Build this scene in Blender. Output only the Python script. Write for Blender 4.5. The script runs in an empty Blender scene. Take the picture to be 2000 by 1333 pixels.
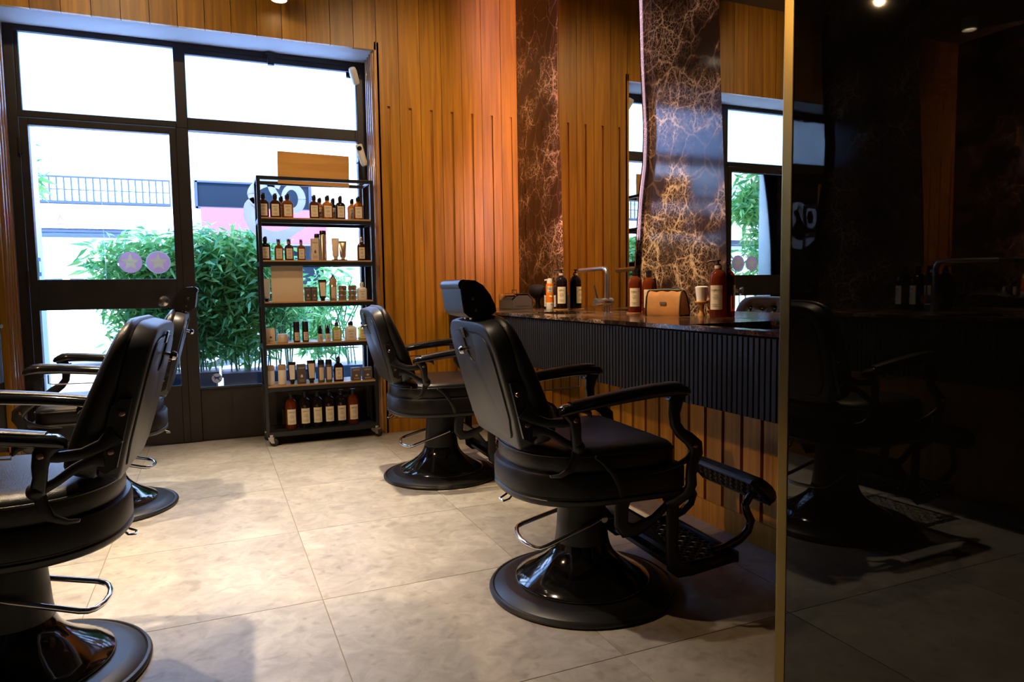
import bpy, bmesh, math, random
from mathutils import Vector, Matrix
random.seed(7)
S = bpy.context.scene
COL = S.collection
PI = math.pi

# ------------------------------------------------------------------ camera
def set_camera():
    yaw, pit, rol = math.radians(23.2325), math.radians(4.3426), math.radians(-0.803)
    f = Vector((math.sin(yaw)*math.cos(pit), math.cos(yaw)*math.cos(pit), -math.sin(pit)))
    r = Vector((math.cos(yaw), -math.sin(yaw), 0)); u = r.cross(f)
    r2 = r*math.cos(rol)+u*math.sin(rol); u2 = -r*math.sin(rol)+u*math.cos(rol)
    cd = bpy.data.cameras.new('camera'); cd.sensor_width = 36; cd.lens = 24.508
    cd.clip_start = .02; cd.clip_end = 200
    co = bpy.data.objects.new('camera', cd); COL.objects.link(co)
    m = Matrix((r2, u2, -f)).transposed().to_4x4(); m.translation = (0, 0, 1)
    co.matrix_world = m; S.camera = co
set_camera()

# ------------------------------------------------------------------ world, sun, exposure
S.view_settings.view_transform = 'Standard'; S.view_settings.look = 'None'
S.view_settings.gamma = 1; S.view_settings.use_curve_mapping = False
S.view_settings.exposure = 0.0
W = bpy.data.worlds.new('world'); S.world = W; W.use_nodes = True
_bg = W.node_tree.nodes['Background']; _bg.inputs[0].default_value = (.19, .42, 1, 1); _bg.inputs[1].default_value = 15.0
S.cycles.max_bounces = 10; S.cycles.glossy_bounces = 6; S.cycles.transparent_max_bounces = 12
S.cycles.diffuse_bounces = 4; S.cycles.caustics_reflective = False; S.cycles.caustics_refractive = False
S.cycles.sample_clamp_indirect = 6
def sun(rot, e, col):
    l = bpy.data.lights.new('sun', 'SUN'); l.energy = e; l.color = col; l.angle = math.radians(1)
    o = bpy.data.objects.new('sun', l); o.rotation_euler = rot; o.location = (0, -3, 12); COL.objects.link(o)
sun((math.radians(42), 0, math.radians(-14)), 11.0, (1, .95, .88))

WARM = (1, .72, .42); SOFT = (1, .80, .56)
# ceiling spots, added fill spots last: x, y, z, aim x, aim y, power, cone, blend
SPOTS = [(-.55, 2.45, 3.22, -.50, 1.80, 0, 400, 66, .9),
         (-.42, 3.55, 3.22, -.40, 3.4, 0, 300, 64, .7),
         (.50, 3.58, 2.90, .12, 3.30, 0, 460, 62, .9),
         (.459, 4.62, 2.803, .30, 4.5, 0, 25, 80, .9),
         (1.10, 3.20, 3.24, 1.40, 4.775, 1.7, 80, 85, .9),  # added wall washer, only there to brighten the teak corner
         (-.60, 3.30, 3.24, -.45, 4.775, 2.6, 50, 90, .9),  # added washer that lifts the dark boards over the door
         (.80, 3.10, 3.22, 1.97, 3.25, .92, 400, 50, .8)]  # added fill lamp, kept out of view, brightens the counter things

# ------------------------------------------------------------------ materials
def nodemat(name):
    m = bpy.data.materials.new(name); m.use_nodes = True
    return m, m.node_tree.nodes, m.node_tree.links, m.node_tree.nodes['Principled BSDF']
def mat(name, col, rough=.5, metal=0, spec=.5, coat=0, bump=0, bscale=200, emit=None, es=0, var=0, vscale=8):
    m, N, L, b = nodemat(name)
    b.inputs['Base Color'].default_value = (*col, 1); b.inputs['Roughness'].default_value = rough
    b.inputs['Metallic'].default_value = metal; b.inputs['Specular IOR Level'].default_value = spec
    b.inputs['Coat Weight'].default_value = coat; b.inputs['Coat Roughness'].default_value = .08
    tc = N.new('ShaderNodeTexCoord')
    if var:
        n = N.new('ShaderNodeTexNoise'); n.inputs['Scale'].default_value = vscale; n.inputs['Detail'].default_value = 4
        L.new(tc.outputs['Object'], n.inputs['Vector'])
        r = N.new('ShaderNodeValToRGB')
        r.color_ramp.elements[0].position = .3; r.color_ramp.elements[1].position = .7
        r.color_ramp.elements[0].color = (*[c*(1-var) for c in col], 1); r.color_ramp.elements[1].color = (*[min(1, c*(1+var)) for c in col], 1)
        L.new(n.outputs['Fac'], r.inputs[0]); L.new(r.outputs[0], b.inputs['Base Color'])
    if bump:
        n = N.new('ShaderNodeTexNoise'); n.inputs['Scale'].default_value = bscale; n.inputs['Detail'].default_value = 3
        L.new(tc.outputs['Object'], n.inputs['Vector'])
        bp = N.new('ShaderNodeBump'); bp.inputs['Strength'].default_value = bump; bp.inputs['Distance'].default_value = .002
        L.new(n.outputs['Fac'], bp.inputs['Height']); L.new(bp.outputs[0], b.inputs['Normal'])
    if emit:
        b.inputs['Emission Color'].default_value = (*emit, 1); b.inputs['Emission Strength'].default_value = es
    return m
def wood(name, dark, light, rough=.42, scale=(38, 38, 1.6), rnd=.25, coords='Object'):
    m, N, L, b = nodemat(name)
    tc = N.new('ShaderNodeTexCoord'); mp = N.new('ShaderNodeMapping'); mp.inputs['Scale'].default_value = scale
    oi = N.new('ShaderNodeObjectInfo'); ad = N.new('ShaderNodeVectorMath'); ad.operation = 'ADD'
    mu = N.new('ShaderNodeMath'); mu.operation = 'MULTIPLY'; mu.inputs[1].default_value = 17
    L.new(oi.outputs['Random'], mu.inputs[0]); L.new(tc.outputs[coords], ad.inputs[0]); L.new(mu.outputs[0], ad.inputs[1])
    L.new(ad.outputs[0], mp.inputs[0])
    n = N.new('ShaderNodeTexNoise'); n.inputs['Scale'].default_value = 1; n.inputs['Detail'].default_value = 6; n.inputs['Distortion'].default_value = .6
    L.new(mp.outputs[0], n.inputs['Vector'])
    r = N.new('ShaderNodeValToRGB'); r.color_ramp.elements[0].position = .32; r.color_ramp.elements[1].position = .68
    r.color_ramp.elements[0].color = (*dark, 1); r.color_ramp.elements[1].color = (*light, 1)
    L.new(n.outputs['Fac'], r.inputs[0])
    hs = N.new('ShaderNodeHueSaturation'); mr = N.new('ShaderNodeMapRange')
    mr.inputs['To Min'].default_value = 1-rnd; mr.inputs['To Max'].default_value = 1+rnd
    L.new(oi.outputs['Random'], mr.inputs['Value']); L.new(mr.outputs[0], hs.inputs['Value']); L.new(r.outputs[0], hs.inputs['Color'])
    L.new(hs.outputs[0], b.inputs['Base Color']); b.inputs['Roughness'].default_value = rough
    bp = N.new('ShaderNodeBump'); bp.inputs['Strength'].default_value = .12; bp.inputs['Distance'].default_value = .002
    L.new(n.outputs['Fac'], bp.inputs['Height']); L.new(bp.outputs[0], b.inputs['Normal'])
    return m
def marble(name, s=1.0, rough=.1):
    m, N, L, b = nodemat(name)
    tc = N.new('ShaderNodeTexCoord')
    nz = N.new('ShaderNodeTexNoise'); nz.inputs['Scale'].default_value = 9*s; nz.inputs['Detail'].default_value = 4; nz.inputs['Roughness'].default_value = .55
    L.new(tc.outputs['Object'], nz.inputs['Vector'])
    mx = N.new('ShaderNodeMix'); mx.data_type = 'VECTOR'; mx.inputs['Factor'].default_value = .075
    L.new(tc.outputs['Object'], mx.inputs[4]); L.new(nz.outputs['Color'], mx.inputs[5])
    def vein(scale, lo, hi):
        v = N.new('ShaderNodeTexVoronoi'); v.feature = 'DISTANCE_TO_EDGE'; v.inputs['Scale'].default_value = scale
        L.new(mx.outputs[1], v.inputs['Vector'])
        r = N.new('ShaderNodeMapRange'); r.inputs['From Min'].default_value = lo; r.inputs['From Max'].default_value = hi
        r.inputs['To Min'].default_value = 1; r.inputs['To Max'].default_value = 0
        L.new(v.outputs['Distance'], r.inputs['Value']); return r.outputs[0]
    a = vein(7*s, 0, .045); c = vein(20*s, 0, .06); d = vein(52*s, 0, .11)
    msk = N.new('ShaderNodeTexNoise'); msk.inputs['Scale'].default_value = 4.5*s; msk.inputs['Detail'].default_value = 4
    L.new(tc.outputs['Object'], msk.inputs['Vector'])
    mr = N.new('ShaderNodeMapRange'); mr.inputs['From Min'].default_value = .43; mr.inputs['From Max'].default_value = .62
    L.new(msk.outputs['Fac'], mr.inputs['Value'])
    def op(k, x, y):
        q = N.new('ShaderNodeMath'); q.operation = k; q.use_clamp = True
        for i, w in enumerate((x, y)):
            if isinstance(w, float): q.inputs[i].default_value = w
            else: L.new(w, q.inputs[i])
        return q.outputs[0]
    cm = op('MULTIPLY', op('ADD', c, op('MULTIPLY', d, .9)), mr.outputs[0])
    t = op('ADD', op('MULTIPLY', a, op('ADD', op('MULTIPLY', mr.outputs[0], .5), .24)), op('MULTIPLY', cm, .8))
    n2 = N.new('ShaderNodeTexNoise'); n2.inputs['Scale'].default_value = 30*s; L.new(tc.outputs['Object'], n2.inputs['Vector'])
    t = op('MULTIPLY', t, op('ADD', op('MULTIPLY', n2.outputs['Fac'], 1.6), .2))
    r = N.new('ShaderNodeValToRGB')
    r.color_ramp.elements[0].color = (.024, .013, .009, 1); r.color_ramp.elements[1].color = (.54, .37, .22, 1)
    e = r.color_ramp.elements.new(.3); e.color = (.12, .066, .038, 1)
    t = op('ADD', t, op('MULTIPLY', mr.outputs[0], .05))
    L.new(t, r.inputs[0]); L.new(r.outputs[0], b.inputs['Base Color']); b.inputs['Roughness'].default_value = rough; b.inputs['Specular IOR Level'].default_value = .3
    return m
def stone_floor(name):
    m, N, L, b = nodemat(name)
    geo = N.new('ShaderNodeNewGeometry'); oi = N.new('ShaderNodeObjectInfo')
    mu = N.new('ShaderNodeMath'); mu.operation = 'MULTIPLY'; mu.inputs[1].default_value = 31
    ad = N.new('ShaderNodeVectorMath'); L.new(oi.outputs['Random'], mu.inputs[0]); L.new(geo.outputs['Position'], ad.inputs[0]); L.new(mu.outputs[0], ad.inputs[1])
    def noise(sc, det, rg, dist=0):
        n = N.new('ShaderNodeTexNoise'); n.inputs['Scale'].default_value = sc; n.inputs['Detail'].default_value = det
        n.inputs['Roughness'].default_value = rg; n.inputs['Distortion'].default_value = dist
        L.new(ad.outputs[0], n.inputs['Vector']); return n
    n1 = noise(4.5, 8, .62, .8); n2 = noise(14, 6, .6, 1.2)
    v = N.new('ShaderNodeTexVoronoi'); v.inputs['Scale'].default_value = 16; v.feature = 'SMOOTH_F1'
    nd = noise(7, 3, .5)
    vm = N.new('ShaderNodeVectorMath'); vm.operation = 'MULTIPLY_ADD'; L.new(nd.outputs['Color'], vm.inputs[0]); vm.inputs[1].default_value = (.22,)*3; L.new(ad.outputs[0], vm.inputs[2])
    L.new(vm.outputs[0], v.inputs['Vector'])
    r = N.new('ShaderNodeValToRGB'); r.color_ramp.elements[0].position = .3; r.color_ramp.elements[1].position = .7
    r.color_ramp.elements[0].color = (.34, .315, .285, 1); r.color_ramp.elements[1].color = (.50, .475, .435, 1)
    L.new(n1.outputs['Fac'], r.inputs[0])
    r2 = N.new('ShaderNodeValToRGB'); r2.color_ramp.elements[0].position = .40; r2.color_ramp.elements[1].position = .62
    r2.color_ramp.elements[0].color = (.62, .60, .57, 1); r2.color_ramp.elements[1].color = (1, 1, 1, 1)
    L.new(n2.outputs['Fac'], r2.inputs[0])
    mx = N.new('ShaderNodeMix'); mx.data_type = 'RGBA'; mx.blend_type = 'MULTIPLY'; mx.inputs[0].default_value = .45
    L.new(r.outputs[0], mx.inputs[6]); L.new(r2.outputs[0], mx.inputs[7])
    r3 = N.new('ShaderNodeValToRGB'); r3.color_ramp.elements[0].position = .12; r3.color_ramp.elements[1].position = .3
    r3.color_ramp.elements[0].color = (.70, .68, .66, 1); r3.color_ramp.elements[1].color = (1, 1, 1, 1)
    L.new(v.outputs['Distance'], r3.inputs[0])
    mx2 = N.new('ShaderNodeMix'); mx2.data_type = 'RGBA'; mx2.blend_type = 'MULTIPLY'; mx2.inputs[0].default_value = .6
    L.new(mx.outputs[2], mx2.inputs[6]); L.new(r3.outputs[0], mx2.inputs[7])
    L.new(mx2.outputs[2], b.inputs['Base Color'])
    b.inputs['Roughness'].default_value = .42; b.inputs['Specular IOR Level'].default_value = .4
    bp = N.new('ShaderNodeBump'); bp.inputs['Strength'].default_value = .1; bp.inputs['Distance'].default_value = .003
    L.new(n2.outputs['Fac'], bp.inputs['Height']); L.new(bp.outputs[0], b.inputs['Normal'])
    return m
def glass(name, tint=(1, 1, 1), refl=1.0):
    m = bpy.data.materials.new(name); m.use_nodes = True; N = m.node_tree.nodes; L = m.node_tree.links
    N.remove(N['Principled BSDF']); out = N['Material Output']
    t = N.new('ShaderNodeBsdfTransparent'); t.inputs[0].default_value = (*tint, 1)
    g = N.new('ShaderNodeBsdfGlossy'); g.inputs['Roughness'].default_value = .01
    fr = N.new('ShaderNodeFresnel'); fr.inputs[0].default_value = 1.45
    mx = N.new('ShaderNodeMixShader'); L.new(fr.outputs[0], mx.inputs[0]); L.new(t.outputs[0], mx.inputs[1]); L.new(g.outputs[0], mx.inputs[2])
    L.new(mx.outputs[0], out.inputs[0]); return m
def frosted(name):
    m = bpy.data.materials.new(name); m.use_nodes = True; N = m.node_tree.nodes; L = m.node_tree.links
    N.remove(N['Principled BSDF']); out = N['Material Output']
    t = N.new('ShaderNodeBsdfTranslucent'); t.inputs[0].default_value = (.93, .96, 1, 1)
    d = N.new('ShaderNodeBsdfTransparent'); d.inputs[0].default_value = (.95, .97, 1, 1)
    mx = N.new('ShaderNodeMixShader'); mx.inputs[0].default_value = .06
    L.new(t.outputs[0], mx.inputs[1]); L.new(d.outputs[0], mx.inputs[2]); L.new(mx.outputs[0], out.inputs[0]); return m
def film(name, col):
    m, N, L, b = nodemat(name); b.inputs['Base Color'].default_value = (*col, 1); b.inputs['Roughness'].default_value = .6
    t = N.new('ShaderNodeBsdfTranslucent'); t.inputs[0].default_value = (*col, 1); mx = N.new('ShaderNodeMixShader'); mx.inputs[0].default_value = .7
    L.new(b.outputs[0], mx.inputs[1]); L.new(t.outputs[0], mx.inputs[2]); L.new(mx.outputs[0], N['Material Output'].inputs[0]); return m
def leafmat(name, a, b_):
    m, N, L, b = nodemat(name)
    geo = N.new('ShaderNodeNewGeometry'); r = N.new('ShaderNodeValToRGB')
    r.color_ramp.elements[0].color = (*a, 1); r.color_ramp.elements[1].color = (*b_, 1)
    L.new(geo.outputs['Random Per Island'], r.inputs[0]); L.new(r.outputs[0], b.inputs['Base Color']); b.inputs['Roughness'].default_value = .5
    out = N['Material Output']; tr = N.new('ShaderNodeBsdfTranslucent'); L.new(r.outputs[0], tr.inputs[0])
    mx = N.new('ShaderNodeMixShader'); mx.inputs[0].default_value = .35; L.new(b.outputs[0], mx.inputs[1]); L.new(tr.outputs[0], mx.inputs[2]); L.new(mx.outputs[0], out.inputs[0])
    return m
def amber(name, col, t=.55, tint=None):
    m, N, L, b = nodemat(name)
    b.inputs['Base Color'].default_value = (*col, 1); b.inputs['Roughness'].default_value = .06; b.inputs['IOR'].default_value = 1.45
    tr = N.new('ShaderNodeBsdfTransparent'); tr.inputs[0].default_value = (*(tint or (min(1, col[0]*2), min(1, col[1]*2), min(1, col[2]*2))), 1)
    mx = N.new('ShaderNodeMixShader'); mx.inputs[0].default_value = t; out = N['Material Output']
    L.new(b.outputs[0], mx.inputs[1]); L.new(tr.outputs[0], mx.inputs[2]); L.new(mx.outputs[0], out.inputs[0]); return m

M = {}
M['wood'] = wood('teak_boards', (.33, .135, .005), (.56, .25, .012))
M['reed'] = mat('varnished_reed', (.36, .17, .06), .16, coat=1)
M['woodsill'] = wood('pale_oak', (.42, .23, .09), (.58, .34, .15), scale=(2, 40, 40), rnd=.05)
M['signwood'] = wood('honey_veneer', (.55, .25, .045), (.66, .32, .07), scale=(2.5, 30, 30), rnd=.05)
M['marble'] = marble('dark_emperador')
M['marbletop'] = marble('dark_emperador_top', 1.9, .14)
M['floor'] = stone_floor('taupe_stone_tile')
M['grout'] = mat('grout', (.25, .215, .17), .9)
M['mirror'] = mat('mirror_silver', (.60, .56, .47), .004, 1)
M['smoked'] = mat('smoked_black_glass', (.004, .0035, .003), .015, 0, .45)
M['brass'] = mat('satin_brass', (.20, .145, .045), .3, 1)
M['frame'] = mat('bronze_brown_frame', (.034, .027, .024), .45, 0, .4, var=.15)
M['glass'] = glass('clear_pane')
M['frost'] = frosted('frosted_pane')
M['plaster'] = mat('dark_plaster', (.10, .085, .07), .9, var=.1)
M['soffit'] = mat('soffit_paint', (.42, .40, .38), .8)
M['ceil'] = mat('ceiling_paint', (.16, .13, .10), .9)
M['black_met'] = mat('black_powder_coat', (.012, .012, .013), .38)
M['leather'] = mat('black_leather', (.0085, .0075, .0075), .34, spec=.5, bump=.35, bscale=420)
M['satin'] = mat('satin_black_plastic', (.0085, .008, .0085), .42, spec=.5)
M['gloss'] = mat('gloss_black_enamel', (.008, .008, .009), .09, spec=.6, coat=.4)
M['chrome'] = mat('chrome', (.75, .75, .77), .08, 1)
M['steel'] = mat('brushed_steel', (.62, .58, .54), .26, 1)
M['copper'] = mat('copper_screw', (.62, .38, .28), .25, 1)
M['slat'] = mat('black_slat', (.015, .0145, .016), .5, spec=.25)
M['slatback'] = mat('black_slat_back', (.004, .004, .004), .8)
M['white'] = mat('white_plastic', (.80, .78, .74), .35)
M['cream'] = mat('cream_label', (.80, .68, .50), .6)
M['creamw'] = mat('white_label', (.82, .77, .68), .6)
M['ink'] = mat('label_ink', (.10, .08, .07), .7)
M['amber'] = amber('amber_glass', (.26, .085, .012), .45, (.62, .25, .045))
M['ambred'] = amber('red_amber_glass', (.22, .042, .010), .42, (.70, .14, .04))
M['brownglass'] = amber('brown_glass', (.06, .02, .008), .35, (.32, .13, .05))
M['darkglass'] = amber('near_black_glass', (.013, .008, .007), .12, (.1, .05, .04))
M['cap'] = mat('black_cap', (.012, .012, .014), .3)
M['collar'] = mat('beige_collar', (.72, .52, .42), .4)
M['gold'] = mat('champagne_metal', (.72, .55, .36), .28, .9)
M['kraft'] = mat('beige_card', (.72, .58, .42), .7)
M['taupebox'] = mat('taupe_carton', (.10, .082, .078), .6)
M['tube'] = mat('cream_tube', (.80, .62, .45), .35)
M['tan'] = mat('tan_cap', (.50, .31, .17), .4)
M['frostw'] = mat('white_translucent_bottle', (.82, .76, .70), .3)
M['green'] = amber('green_lotion', (.42, .42, .10), .35, (.75, .8, .3))
M['orange'] = mat('orange_can', (.85, .20, .006), .3)
M['blue'] = mat('blue_print', (.03, .06, .25), .5)
M['bag'] = mat('tan_suede_bag', (.46, .20, .055), .8, bump=.6, bscale=60, var=.22, vscale=9)
M['bagtrim'] = mat('dark_green_trim', (.035, .04, .03), .6)
M['tray'] = mat('grey_green_caddy', (.115, .105, .085), .5)
M['bristle'] = mat('white_bristle', (.85, .80, .75), .8)
M['turned'] = wood('turned_oak', (.45, .20, .05), (.60, .30, .09), rnd=0)
M['pink'] = mat('pink_led', (1, .5, .5), .5, emit=(1, .45, .36), es=42)
M['lav'] = mat('lavender_led', (1, .8, .9), .5, emit=(1, .66, .90), es=20)
M['lav2'] = mat('pink_led_strip', (1, .8, .9), .5, emit=(1, .60, .60), es=12)
M['lavdim'] = mat('dim_lavender_led', (1, .8, .9), .5, emit=(1, .72, .86), es=.9)
M['warmled'] = mat('warm_led', (1, .8, .6), .5, emit=(1, .78, .5), es=1.2)
M['lamp'] = mat('lamp_lens', (1, .9, .7), .5, emit=(1, .86, .62), es=14)
M['skin_box'] = mat('blue_grey_box', (.09, .13, .19), .4)
M['redfilm'] = film('pink_sticker', (.92, .70, .84))
M['starfilm'] = film('cream_star', (.95, .86, .66))
M['whitefilm'] = film('white_vinyl', (.95, .97, 1))
# outdoors
M['facade'] = mat('white_render', (.80, .79, .76), .9, var=.05)
M['ledge'] = mat('grey_ledge', (.50, .50, .56), .9)
M['street'] = mat('pale_paving', (.55, .54, .52), .9, var=.1)
M['darkwin'] = mat('dark_shop_window', (.008, .014, .02), .5, spec=.1)
M['red'] = mat('red_awning', (.48, .07, .18), .7)
M['redlogo'] = mat('red_emblem', (.75, .10, .12), .7)
M['grille'] = mat('iron_grille', (.03, .04, .07), .6)
M['carpaint'] = mat('white_car_paint', (.78, .79, .80), .2, coat=.5)
M['cardark'] = mat('car_dark_glass', (.02, .03, .04), .08)
M['tyre'] = mat('tyre', (.02, .02, .022), .8)
M['alloy'] = mat('alloy', (.75, .76, .78), .3, .6)
M['planter'] = mat('dark_planter', (.02, .03, .045), .5)
M['leafA'] = leafmat('bamboo_leaf', (.06, .30, .09), (.45, .70, .20))
M['stem'] = mat('bamboo_stem', (.10, .20, .06), .6)

# ------------------------------------------------------------------ mesh helpers
class MB:
    def __init__(s): s.v = []; s.f = []
    def add(s, v, f, m=None):
        o = len(s.v)
        s.v += [tuple(m @ Vector(p)) for p in v] if m is not None else [tuple(p) for p in v]
        s.f += [tuple(i+o for i in q) for q in f]; return s
    def box(s, a, b, m=None):
        (x0, y0, z0), (x1, y1, z1) = a, b
        return s.add([(x0,y0,z0),(x1,y0,z0),(x1,y1,z0),(x0,y1,z0),(x0,y0,z1),(x1,y0,z1),(x1,y1,z1),(x0,y1,z1)],
                     [(0,3,2,1),(4,5,6,7),(0,1,5,4),(1,2,6,5),(2,3,7,6),(3,0,4,7)], m)
    def loft(s, rings, cap0=True, cap1=True, closed=True, m=None):
        n = len(rings[0]); v = [p for r in rings for p in r]; f = []
        for i in range(len(rings)-1):
            for j in range(n if closed else n-1):
                k = (j+1) % n; f.append((i*n+j, i*n+k, (i+1)*n+k, (i+1)*n+j))
        if cap0: f.append(tuple(range(n-1, -1, -1)))
        if cap1: f.append(tuple((len(rings)-1)*n+j for j in range(n)))
        return s.add(v, f, m)
    def lathe(s, prof, c=(0,0,0), n=32, m=None, cap0=True, cap1=True):
        return s.loft([[(c[0]+r*math.cos(2*PI*j/n), c[1]+r*math.sin(2*PI*j/n), c[2]+z) for j in range(n)] for r, z in prof], cap0, cap1, True, m)
    def tube(s, pts, r, n=8, closed=False, m=None):
        P = [Vector(p) for p in pts]; k = len(P); R = r if isinstance(r, (list, tuple)) else [r]*k; rings = []
        up = None
        for i in range(k):
            if closed: t = P[(i+1) % k]-P[i-1]
            else: t = P[min(i+1, k-1)]-P[max(i-1, 0)]
            t.normalize()
            if up is None:
                up = Vector((0,0,1)) if abs(t.z) < .9 else Vector((1,0,0))
            a = t.cross(up); a.normalize(); up = a.cross(t); up.normalize()
            rings.append([tuple(P[i]+(a*math.cos(2*PI*j/n)+up*math.sin(2*PI*j/n))*R[i]) for j in range(n)])
        if closed: rings.append(rings[0]); return s.loft(rings, False, False, True, m)
        return s.loft(rings, True, True, True, m)
    def bar(s, pts, w, th, y0=None, n=10, m=None, sq=.6):
        # flat bar following a path in an x-z plane (y given per point), w = in-plane width, th = thickness across y
        P = [Vector(p) for p in pts]; k = len(P); Wd = w if isinstance(w, (list, tuple)) else [w]*k; rings = []
        for i in range(k):
            t = P[min(i+1, k-1)]-P[max(i-1, 0)]; t.y = 0; t.normalize(); nn = Vector((-t.z, 0, t.x))
            ring = []
            for j in range(n):
                a = 2*PI*j/n; ca, sa = math.cos(a), math.sin(a)
                ca = math.copysign(abs(ca)**sq, ca); sa = math.copysign(abs(sa)**sq, sa)
                ring.append(tuple(P[i]+nn*ca*Wd[i]/2+Vector((0,1,0))*sa*th/2))
            rings.append(ring)
        return s.loft(rings, True, True, True, m)
    def prism(s, outline, a, b, axis='z', m=None):
        # outline 2D; extruded from a to b along axis. axis x: (y,z) ; y: (x,z) ; z: (x,y)
        def P(p, t): return {'x': (t, p[0], p[1]), 'y': (p[0], t, p[1]), 'z': (p[0], p[1], t)}[axis]
        return s.loft([[P(p, a) for p in outline], [P(p, b) for p in outline]], True, True, True, m)
    def sphere(s, c, r, n=12, k=8, sc=(1,1,1), m=None):
        rings = []
        for i in range(1, k):
            t = PI*i/k
            rings.append([(c[0]+sc[0]*r*math.sin(t)*math.cos(2*PI*j/n), c[1]+sc[1]*r*math.sin(t)*math.sin(2*PI*j/n), c[2]-sc[2]*r*math.cos(t)) for j in range(n)])
        v = [p for q in rings for p in q]; f = []
        for i in range(len(rings)-1):
            for j in range(n): f.append((i*n+j, i*n+(j+1) % n, (i+1)*n+(j+1) % n, (i+1)*n+j))
        b = len(v); v += [(c[0], c[1], c[2]-sc[2]*r), (c[0], c[1], c[2]+sc[2]*r)]
        for j in range(n): f.append((b, (j+1) % n, j)); f.append((b+1, (k-2)*n+j, (k-2)*n+(j+1) % n))
        return s.add(v, f, m)
    def build(s, name, material, parent=None, sm=35, loc=None, bev=0, fix=True):
        me = bpy.data.meshes.new(name); me.from_pydata(s.v, [], s.f); me.update()
        if fix or bev:
            bm = bmesh.new(); bm.from_mesh(me)
            if fix: bmesh.ops.recalc_face_normals(bm, faces=bm.faces)
            if bev:
                es = [e for e in bm.edges if len(e.link_faces) == 2 and e.calc_face_angle(0) > .6]
                bmesh.ops.bevel(bm, geom=es, offset=bev, segments=2, profile=.6, affect='EDGES')
            bm.to_mesh(me); bm.free()
        if sm is not None:
            me.polygons.foreach_set('use_smooth', [True]*len(me.polygons)); me.set_sharp_from_angle(angle=math.radians(sm))
        me.materials.append(M[material] if isinstance(material, str) else material)
        o = bpy.data.objects.new(name, me); COL.objects.link(o)
        if loc is not None: o.location = loc
        if parent is not None: o.parent = parent
        return o
def tag(o, label=None, cat=None, group=None, kind=None):
    if label: o['label'] = label
    if cat: o['category'] = cat
    if group: o['group'] = group
    if kind: o['kind'] = kind
    return o
def empty(name, loc=(0,0,0), rz=0, label=None, cat=None, group=None, kind=None):
    o = bpy.data.objects.new(name, None); o.empty_display_size = .05; COL.objects.link(o)
    o.location = loc; o.rotation_euler = (0, 0, rz); return tag(o, label, cat, group, kind)
def dup(root, loc=None, rz=None, label=None, group=None):
    def cp(o, p):
        c = o.copy(); COL.objects.link(c)
        if p is not None: c.parent = p
        for ch in KIDS.get(o.name, [q for q in bpy.data.objects if q.parent == o]): cp(ch, c)
        return c
    r = cp(root, None)
    if loc is not None: r.location = loc
    if rz is not None: r.rotation_euler = (0, 0, rz)
    if label: r['label'] = label
    if group: r['group'] = group
    return r
KIDS = {}
def rrect(w, d, r, n=4, cx=0, cy=0):
    out = []
    for (sx, sy, a0) in ((1,1,0), (-1,1,PI/2), (-1,-1,PI), (1,-1,3*PI/2)):
        for i in range(n+1):
            a = a0+PI/2*i/n; out.append((cx+sx*(w/2-r)+r*math.cos(a), cy+sy*(d/2-r)+r*math.sin(a)))
    return out
_tm = {}
def text(s, size, material, parent, loc, rot=(PI/2, 0, 0), name='lettering', ext=.0004, align='CENTER'):
    key = (s, size, ext, align, material)
    if key not in _tm:
        c = bpy.data.curves.new('t', 'FONT'); c.body = s; c.size = size; c.align_x = align; c.extrude = ext; c.resolution_u = 2
        to = bpy.data.objects.new('t', c); COL.objects.link(to); bpy.context.view_layer.update()
        me = bpy.data.meshes.new_from_object(to.evaluated_get(bpy.context.evaluated_depsgraph_get()))
        bpy.data.objects.remove(to); bpy.data.curves.remove(c)
        me.materials.clear(); me.materials.append(M[material]); _tm[key] = me
    o = bpy.data.objects.new(name, _tm[key]); COL.objects.link(o); o.location = loc; o.rotation_euler = rot
    if parent is not None: o.parent = parent
    return o
# ------------------------------------------------------------------ room shell
YB, XW, XM, CEIL = 4.775, 1.88, 2.075, 3.35
def struct(o): o['kind'] = 'structure'; return o
fl = struct(MB().box((-2.4, -2.6, -.06), (2.3, 5.16, -.0025)).build('floor', 'grout', sm=None))
tile_me = MB().box((.0012, .0012, -.012), (.6973, .6993, 0)).build('tile', 'floor', fl, sm=None, bev=.0012)
first = True
for i in range(-4, 3):
    for j in range(-5, 5):
        x, y = .29+i*.6985, 2.2619+(j-1)*.7005
        if x > 2.1 or y > 5.0 or y < -2.6: continue
        o = tile_me if first else tile_me.copy()
        if not first: COL.objects.link(o)
        first = False; o.location = (x, y, 0)
struct(MB().box((-2.4, -2.6, CEIL), (2.3, 5.2, CEIL+.1)).build('ceiling', 'ceil', sm=None))
struct(MB().box((2.138, -2.6, 0), (2.3, YB+.4, CEIL)).build('wall_right', 'plaster', sm=None))
struct(MB().box((-2.4, -2.6, 0), (-1.528, YB+.4, CEIL)).build('wall_left', 'plaster', sm=None))
struct(MB().box((-1.507, -2.6, 0), (2.117, -2.5, CEIL)).build('wall_front', 'plaster', sm=None))
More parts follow.
